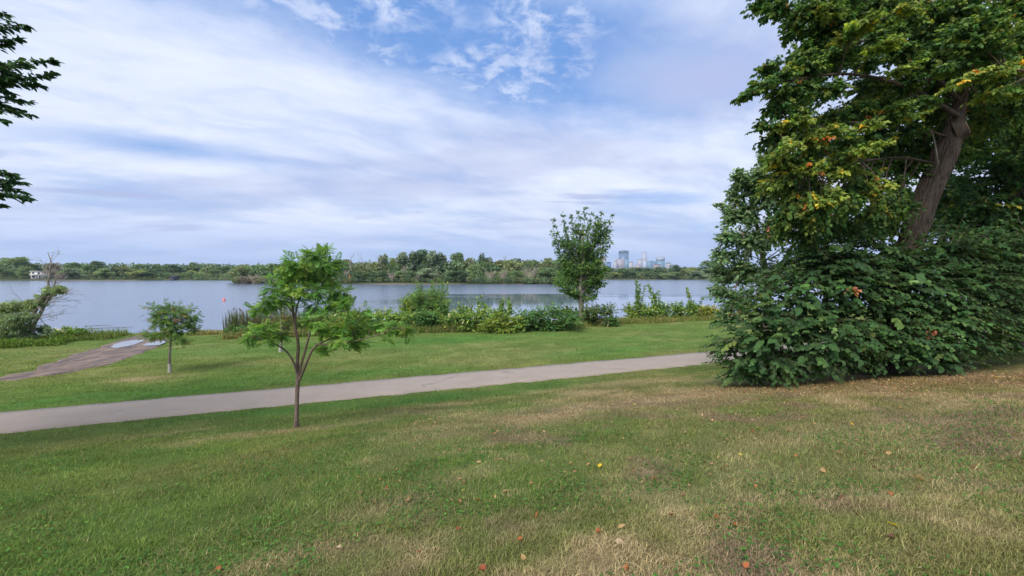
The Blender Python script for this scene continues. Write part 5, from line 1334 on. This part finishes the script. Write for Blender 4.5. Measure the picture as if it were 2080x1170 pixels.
# ------------------------------------------------------------------ city towers about 4.6 km away
def facade(name, wall, glass, sx=.10, sz=.27, rough=.35):
    m, t, out = material(name)
    p = t.new('ShaderNodeTexCoord').outputs['Object']
    X, Y, Z = t.sep(p)
    fz = t.math('FRACT', t.math('MULTIPLY', Z, sz)); fx = t.math('FRACT', t.math('MULTIPLY', t.math('ADD', X, Y), sx))
    k = t.math('MULTIPLY', t.step(fz, .30, .42), t.step(fx, .12, .22))
    c = t.mix(k, rgb(wall), rgb(glass))
    principled(t, out, c, t.math('MULTIPLY_ADD', k, -(.8 - rough), .8), None, .5)
    return m
M['f_blue'] = facade('facade_blue_glass', (.10, .16, .26), (.055, .13, .23), .06, .25, .15)
M['f_dark'] = facade('facade_dark_crown', (.04, .06, .11), (.03, .05, .09))
M['f_pink'] = facade('facade_pink_stone', (.42, .33, .33), (.22, .20, .24))
M['f_white'] = facade('facade_white', (.55, .52, .53), (.16, .18, .23))
M['f_teal'] = facade('facade_teal_glass', (.16, .26, .33), (.07, .20, .29), .05, .2, .2)
M['f_pale'] = facade('facade_pale_band', (.42, .45, .52), (.32, .36, .45))
M['f_brick'] = facade('facade_brick', (.30, .19, .15), (.12, .11, .11))
M['f_cobalt'] = facade('facade_cobalt', (.06, .11, .28), (.04, .08, .22), .05, .25, .2)
def tower(name, label, Y, blocks):
    """blocks: part name, x0, x1, ytop, ybottom or None for the ground, material, depth m, shape"""
    x0, x1 = min(b[1] for b in blocks), max(b[2] for b in blocks)
    c = at((x0 + x1) / 2, HZ, Y)
    root = empty(name, (c[0], Y, 6.0), label, 'tower' if min(b[3] for b in blocks) < 525 else 'building', 'city skyline buildings')
    for bi, (pn, a, b, yt, yb, mat, dpt, shape) in enumerate(blocks):
        A, B = at(a, yt, Y), at(b, yt, Y); zb = 4.0 if yb is None else at(a, yb, Y)[2]
        off = bi * .8
        m = MB()
        if shape == 'box': m.box((A[0], Y + off, zb), (B[0], Y + dpt - off, A[2]))
        elif shape == 'pyr': m.box((A[0], Y + off, zb), (B[0], Y + dpt - off, A[2]), .04)
        elif shape == 'oct':
            ang = np.linspace(0, 2 * np.pi, 9)[:-1] + np.pi / 8; r = (B[0] - A[0]) / 2 / math.cos(np.pi / 8); cx_, cy_ = (A[0] + B[0]) / 2, Y + dpt / 2
            q = np.stack([cx_ + r * np.cos(ang), cy_ + r * np.sin(ang)], -1)
            V = np.concatenate([np.c_[q, np.full(8, zb)], np.c_[q, np.full(8, A[2])], [[cx_, cy_, A[2]]]])
            m.add(V, [(i, (i + 1) % 8, 8 + (i + 1) % 8, 8 + i) for i in range(8)], [(8 + i, 8 + (i + 1) % 8, 16) for i in range(8)])
        obj(pn, m.mesh(pn), M[mat], root)
    return root
tower('office_tower', 'tallest blue glass slab tower with dark top band, left of the skyline centre', 4700, [('shaft', 1260, 1277, 514.5, None, 'f_blue', 75, 'box'), ('crown', 1259.9, 1277.1, 509.6, 514.4, 'f_dark', 74, 'box'), ('penthouse', 1264, 1273, 508.8, 509.55, 'f_dark', 50, 'box')])
tower('office_block', 'wide pinkish office block standing in front of the tallest glass tower', 4500, [('wall', 1253.2, 1269, 526.2, None, 'f_pink', 60, 'box'), ('glass_wing', 1269.1, 1277.2, 527, None, 'f_teal', 58, 'box')])
tower('office_block', 'low white stepped block left of the wide pinkish office block', 4450, [('wall', 1247.2, 1253, 531.5, None, 'f_white', 40, 'box'), ('upper_floor', 1249.5, 1253, 528.6, 531.4, 'f_white', 38, 'box')])
tower('office_block', 'low white block with dark roof right of the tallest glass tower', 4400, [('wall', 1278.5, 1286.8, 533.2, None, 'f_white', 40, 'box'), ('roof', 1278.3, 1287, 531.9, 533.1, 'f_brick', 42, 'box')])
tower('apartment_tower', 'greyish tower half hidden behind the right side of the elm', 4450, [('wall', 1221, 1232, 520, None, 'f_pink', 45, 'box'), ('roof', 1223, 1229, 519, 519.9, 'f_white', 25, 'box')])
tower('office_block', 'cobalt blue block right of the elm, at the left end of the skyline', 4350, [('wall', 1235, 1241.5, 532, None, 'f_cobalt', 40, 'box'), ('glass_wing', 1229, 1234.9, 533.5, None, 'f_teal', 40, 'box')])
tower('brick_building', 'low reddish brick building peeking out beside the elm above the trees', 4000, [('wall', 1214, 1228, 537, None, 'f_brick', 40, 'box'), ('roof', 1216, 1226, 536, 536.9, 'f_pink', 30, 'box')])
tower('office_tower', 'pale stepped stone tower with rounded crown in the middle of the skyline', 4650, [('shaft', 1304.2, 1315.8, 527, None, 'f_white', 56, 'box'), ('middle_stage', 1304.6, 1315.2, 517, 526.9, 'f_pale', 54, 'oct'), ('crown', 1305.4, 1314.4, 512.4, 516.9, 'f_pale', 50, 'oct'), ('crown_ring', 1305.8, 1314, 511.8, 512.3, 'f_dark', 48, 'oct')])
tower('office_block', 'white gridded block left of the pale stepped tower', 4500, [('wall', 1296.3, 1305.5, 528, None, 'f_white', 45, 'box'), ('parapet', 1297, 1305, 527.2, 527.9, 'f_brick', 43, 'box')])
tower('brick_building', 'low brownish building at the foot of the white gridded block', 4300, [('wall', 1293, 1300.5, 537.2, None, 'f_pink', 40, 'box'), ('roof', 1293.5, 1300, 536.6, 537.1, 'f_brick', 38, 'box')])
tower('office_block', 'narrow blue-grey block in front of the pale stepped tower', 4350, [('wall', 1307, 1313.8, 529.8, None, 'f_pale', 40, 'box'), ('roof', 1308, 1312, 529.2, 529.7, 'f_white', 30, 'box')])
tower('glass_building', 'teal glass twin block between the stepped tower and the pale-topped tower', 4420, [('left_wing', 1314, 1325, 531.2, None, 'f_teal', 45, 'box'), ('right_wing', 1325.1, 1334, 530.8, None, 'f_blue', 43, 'box'), ('penthouse', 1320, 1326.5, 529.6, 530.75, 'f_blue', 30, 'box')])
tower('office_tower', 'blue glass tower with pale upper storeys at the right of the skyline', 4550, [('shaft', 1336, 1350.6, 530.2, None, 'f_teal', 55, 'box'), ('pale_top', 1335.9, 1350.7, 522.3, 530.1, 'f_pale', 54, 'box'), ('parapet', 1336.2, 1350.4, 521.8, 522.25, 'f_dark', 52, 'box')])
tower('brick_building', 'low dark-roofed building in front of the pale-topped tower', 4200, [('wall', 1328.5, 1343, 537.6, None, 'f_brick', 40, 'box'), ('roof', 1330, 1341, 536.6, 537.5, 'f_dark', 36, 'box')])
tower('domed_building', 'small pale building with dark pointed roof, rightmost of the skyline', 4300, [('wall', 1355.4, 1363.6, 535.2, None, 'f_white', 40, 'box'), ('roof', 1354.8, 1364.2, 532.4, 535.1, 'f_dark', 42, 'pyr')])

# ------------------------------------------------------------------ buoy and drifting sticks
bp = at(455, 611.5, 81.0)
root = empty('buoy', (bp[0], 81.0, 0), 'small red buoy floating on the open water left of the reeds', 'buoy')
u_, v_ = np.meshgrid(np.linspace(0, np.pi, 9), np.linspace(0, 2 * np.pi, 17)[:-1])
prof = np.array([(0, -.1), (.22, -.06), (.27, .1), (.25, .24), (.15, .38), (.06, .50), (0.0, .52)])
def lathe(prof, c, sides=16):
    m = MB(); a = np.linspace(0, 2 * np.pi, sides, endpoint=False)
    V = np.concatenate([np.stack([c[0] + r * np.cos(a), c[1] + r * np.sin(a), np.full(sides, c[2] + z)], -1) for r, z in prof])
    k = len(prof); i = np.arange(k - 1)[:, None] * sides; j = np.arange(sides)[None]; j2 = (j + 1) % sides
    m.add(V, np.stack([i + j, i + j2, i + sides + j2, i + sides + j], -1).reshape(-1, 4)); return m
obj('float', lathe(prof, (bp[0], 81.0, 0)).mesh('float', True), plain('buoy_red', (.75, .09, .07), .45, .5, .05), root)
obj('band', lathe([(.272, .06), (.285, .08), (.285, .14), (.272, .16)], (bp[0], 81.0, 0)).mesh('band', True), plain('buoy_white', (.75, .6, .58), .5), root)
for i, (pa, pb, label) in enumerate([((172, 663), (226, 661), 'dark thin stick floating near the left bank, the farther one'), ((176, 668), (272, 664.5), 'dark long stick floating near the left bank, the nearer one')]):
    a, b = hit(*pa, zmin=0.0), hit(*pb, zmin=0.0); a[2] = b[2] = .015
    q = bez(a, (a + b) / 2 + np.array([0, .25, 0]), b, 14) + np.random.default_rng(i).normal(0, .03, (14, 3)) * (1, 1, 0.1)
    o = obj('floating_stick', MB().tube(q, np.linspace(.022, .010, 14), 6).mesh('floating_stick'), M['bark'])
    tag(o, label, 'stick', 'sticks floating near the left bank')

# ------------------------------------------------------------------ lawn blades
g = np.random.default_rng(601)
def lawn_points(n, y0, y1, xr=1.16, smax=None, smin=None):
    # even in ground area over the wedge that the lawn shows in
    y = np.sqrt(g.random(n) * (y1 * y1 - y0 * y0) + y0 * y0); x = g.uniform(-1, 1, n) * xr * y
    s = s_of(x, y); t = t_of(x, y)
    k = ~((s > PATH0 + .02 - .06 * g.random(n)) & (s < PATH1 - .02 + .06 * g.random(n)))
    k &= ~inside(track_poly, x, y)
    r = (s - 17.8) / (shore_s(t) - 17.8); k &= r < .96
    k &= ~((np.hypot((x - 10.5) / 5.0, (y - 13.8) / 1.9) < 1))
    if smax is not None: k &= s < smax
    if smin is not None: k &= s > smin
    return x[k], y[k]
def lawn(n, y0, y1, h, wd, seg, lean, xr=1.16, **kw):
    x, y = lawn_points(n, y0, y1, xr, **kw)
    z = ground_z(x, y) - .006
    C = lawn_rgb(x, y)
    m = len(x)
    dry = g.random(m) < .07 + .17 * sstep(14, 9, s_of(x, y)) * (x > -3)
    C = np.where(dry[:, None], C * .4 + STRAW * .55, C) * np.exp(g.normal(0, .22, (m, 1))) * 1.1
    hh = h * np.exp(g.normal(0, .32, m)) * (.6 + .8 * fbm(x, y, .45, 3, 77))
    return np.stack([x, y, z], -1), hh, wd * np.exp(g.normal(0, .2, m)), C, np.abs(g.normal(lean, .4, m)), seg
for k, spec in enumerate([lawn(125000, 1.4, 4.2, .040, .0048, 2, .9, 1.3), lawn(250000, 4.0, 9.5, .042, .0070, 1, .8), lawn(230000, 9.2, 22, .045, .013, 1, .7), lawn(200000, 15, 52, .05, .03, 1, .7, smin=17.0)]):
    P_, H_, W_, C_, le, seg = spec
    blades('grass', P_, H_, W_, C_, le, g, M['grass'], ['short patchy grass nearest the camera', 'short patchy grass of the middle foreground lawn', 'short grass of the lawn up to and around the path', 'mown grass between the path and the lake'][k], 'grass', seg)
# broad-leaved weeds and clover in patches near the camera
n = 15000
x, y = lawn_points(n * 6, 1.6, 8.5, 1.2)
pt_ = fbm(x, y, .9, 3, 91)
k = pt_ > .56
k |= (gauss(x, y, 1.15, 2.7, .9, .45) + gauss(x, y, 2.2, 2.7, .8, .35) + gauss(x, y, -.5, 2.65, .5, .3)) > .45
x, y = x[k][:n], y[k][:n]; m = len(x)
L = Leaves()
P_ = np.stack([x, y, ground_z(x, y) + g.uniform(.005, .045, m)], -1)
a = g.uniform(0, 2 * np.pi, m)
L.add(P_, np.stack([np.cos(a), np.sin(a), g.uniform(-.1, .5, m)], -1), unit(np.array([0, 0, 1.0]) + g.normal(0, .35, (m, 3))), g.uniform(.018, .045, m), palette(g, m, [(4, (.040, .10, .020)), (2, (.065, .13, .026)), (1, (.03, .07, .018))], .2))
tag(obj('lawn_weeds', L.mesh('lawn_weeds', OVAL), M['leaf']), 'patches of clover and broad-leaved weeds in the near lawn', 'weeds', kind='stuff')
# leaf litter below the linden: too many and too small to count
n = 1500
x = np.concatenate([g.normal(9.5, 3.4, n), g.normal(13, 3.5, n // 2)]); y = np.concatenate([g.normal(10.6, .75, n), g.normal(10.6, 1.2, n // 2)])
xs, ys = g.uniform(-2, 14, 900), g.uniform(4.5, 10.5, 900)
x, y = np.concatenate([x, xs]), np.concatenate([y, ys]); m = len(x)
k = (x > 3.5) | (np.arange(m) >= m - 900); x, y = x[k], y[k]; m = len(x)
a = g.uniform(0, 2 * np.pi, m); L = Leaves()
L.add(np.stack([x, y, ground_z(x, y) + g.uniform(.012, .05, m)], -1), np.stack([np.cos(a), np.sin(a), g.normal(0, .25, m)], -1), unit(np.array([0, 0, 1.0]) + g.normal(0, .45, (m, 3))), g.uniform(.035, .065, m), palette(g, m, [(3, (.21, .11, .055)), (3, (.17, .10, .055)), (3, (.26, .17, .085)), (.3, (.32, .22, .05))], .2))
tag(obj('leaf_litter', L.mesh('leaf_litter', OVAL), M['leaf']), 'brown and orange leaf litter scattered over the grass before the dark thicket', 'leaf litter', kind='stuff')

# ------------------------------------------------------------------ single fallen leaves on the near lawn
FL = {'yellow': (.50, .34, .03), 'orange': (.27, .09, .035), 'tan': (.29, .19, .09), 'rust': (.20, .06, .03), 'pale': (.33, .26, .16), 'brown': (.12, .06, .035)}
def leaf_mesh(c, seed):
    g = np.random.default_rng(seed)
    V, T = fold_leaf([(-.05, .12), (.06, .30), (.22, .40), (.45, .36), (.7, .20), (.88, .07), (1.0, 0)], .22 + g.uniform(-.1, .25), g.uniform(-.35, .3))
    V = V + np.stack([np.zeros(len(V)), np.zeros(len(V)), g.normal(0, .03, len(V))], -1)
    st_ = MB().tube(np.array([(0, -.06, 0), (.03, -.3, .03), (.02, -.5, .1)]), [.014, .011, .008], 4)
    b = len(V); SV = np.concatenate(st_.V); SQ = np.concatenate(st_.Q) + b; ST = np.concatenate(st_.T) + b
    me = make_mesh('fallen_leaf', np.concatenate([V, SV]), [SQ, np.concatenate([T, ST])], np.broadcast_to(c, (len(V) + len(SV), 3)))
    me.materials.append(M['leaf']); return me
LM = {k: [leaf_mesh(c, 700 + i * 5 + j) for j in range(3)] for i, (k, c) in enumerate(FL.items())}
leaves = [(1219, 952, 'yellow', .085, 'bright yellow fallen leaf lying alone in the middle of the lawn'), (940, 981, 'pale', .05, 'pale yellow leaf in greener grass left of the bright yellow leaf'), (882, 1037, 'tan', .06, 'narrow tan leaf lying flat left of centre on the near lawn'),
          (685, 1116, 'pale', .06, 'cream pale leaf near the bottom left of the bare patch'), (848, 1127, 'orange', .055, 'orange leaf near the bottom edge, left of centre'), (973, 1019, 'orange', .05, 'orange leaf in the green grass below the pale yellow leaf'), (1090, 1055, 'orange', .06, 'light orange upright leaf near the centre of the near lawn'),
          (985, 1163, 'rust', .07, 'rust-red leaf cut by the bottom edge of the picture'), (1065, 1144, 'tan', .055, 'tan flat leaf near the bottom centre'), (1061, 1100, 'orange', .06, 'orange leaf above the tan flat leaf near the bottom centre'), (1220, 1084, 'orange', .07, 'orange leaf beside a long tan leaf, right of bottom centre'),
          (1257, 1078, 'tan', .075, 'long tan curled leaf right of bottom centre'), (1251, 1105, 'pale', .085, 'pale pointed leaf standing up below the long tan curled leaf'), (1273, 1154, 'orange', .07, 'broad orange leaf at the bottom right of centre'), (1347, 1146, 'pale', .08, 'curled pale leaf in the clover at the bottom'),
          (1325, 977, 'orange', .065, 'orange leaf right of the bright yellow leaf'), (1361, 1052, 'rust', .06, 'reddish leaf at the edge of the dry patch right of centre'), (1455, 1053, 'rust', .055, 'reddish leaf in the dry patch at the right'), (1492, 1072, 'orange', .06, 'orange leaf at the lower edge of the right dry patch'),
          (1409, 1052, 'orange', .05, 'small orange leaf left of the dry patch at the right'), (1676, 961, 'tan', .085, 'long pale tan leaf lying across the grass at the right'), (1480, 973, 'pale', .06, 'pale pinkish leaf in the middle right lawn'), (1538, 990, 'orange', .05, 'small orange leaf right of the pale pinkish leaf'),
          (1710, 1018, 'brown', .08, 'brown curled leaf in the right-hand dry patch'), (1738, 1046, 'rust', .055, 'reddish leaf at the bottom of the right-hand dry patch'), (1807, 1005, 'orange', .07, 'orange flat leaf far right of the dry patch'), (1876, 980, 'tan', .11, 'tall twisted tan leaf at the right side of the lawn'), (1866, 992, 'rust', .055, 'rust leaf lying beside the tall twisted tan leaf'),
          (1822, 1074, 'yellow', .075, 'yellowish leaf low on the right of the lawn'), (1813, 1098, 'brown', .08, 'dark brown leaf below the yellowish leaf at the lower right'), (1513, 1160, 'orange', .06, 'orange leaf in the clover at the bottom edge, right of centre'), (1865, 1160, 'pale', .05, 'pale leaf at the bottom edge near the right corner'),
          (786, 995, 'rust', .05, 'rust leaf left of the greener grass strip'), (934, 1080, 'rust', .05, 'small reddish leaf in the left of the bare soil patch'), (449, 1160, 'orange', .06, 'orange leaf at the bottom left of the lawn'), (1040, 1092, 'brown', .045, 'small brown leaf just left of the bottom-centre orange leaf'),
          (1700, 865, 'orange', .075, 'orange leaf on the lawn below the middle of the thicket'), (1730, 862, 'yellow', .075, 'yellow leaf on the lawn below the middle of the thicket'), (1530, 880, 'rust', .07, 'rust leaf on the lawn below the left of the thicket'), (1950, 905, 'orange', .08, 'orange leaf on the dry lawn near the right edge'), (1800, 925, 'tan', .07, 'tan leaf on the lawn right of the greenest tuft'),
          (1390, 850, 'pale', .07, 'pale leaf at the end of the straw-coloured patch'), (1620, 930, 'orange', .06, 'orange leaf among broad weeds right of centre')]
g = np.random.default_rng(777)
for px, py, k, size, label in leaves:
    p = hit(px, py)
    o = bpy.data.objects.new('fallen_leaf', LM[k][g.integers(0, 3)]); COL.objects.link(o)
    o.location = (p[0], p[1], p[2] + .022); o.scale = (size * .85,) * 3
    o.rotation_euler = (g.normal(0, .35), g.normal(0, .35), g.uniform(0, 6.28))
    tag(o, label, 'leaf', 'fallen leaves on the near lawn')

# ------------------------------------------------------------------ haze
m = MB().box((-6900, -1000, -3.2), (6900, 6900, 262))
haze = obj('haze', m.mesh('haze'), None)
hm_, t, out = material('thin_haze')
pv = t.new('ShaderNodeVolumePrincipled'); pv.inputs['Color'].default_value = (.68, .82, 1.0, 1); pv.inputs['Density'].default_value = 1.0e-4
pv.inputs['Anisotropy'].default_value = 0.2
t.l.new(pv.outputs[0], out.inputs['Volume'])
haze.data.materials.append(hm_)
tag(haze, 'thin bluish haze softening the far shore and the city', 'haze', kind='stuff')
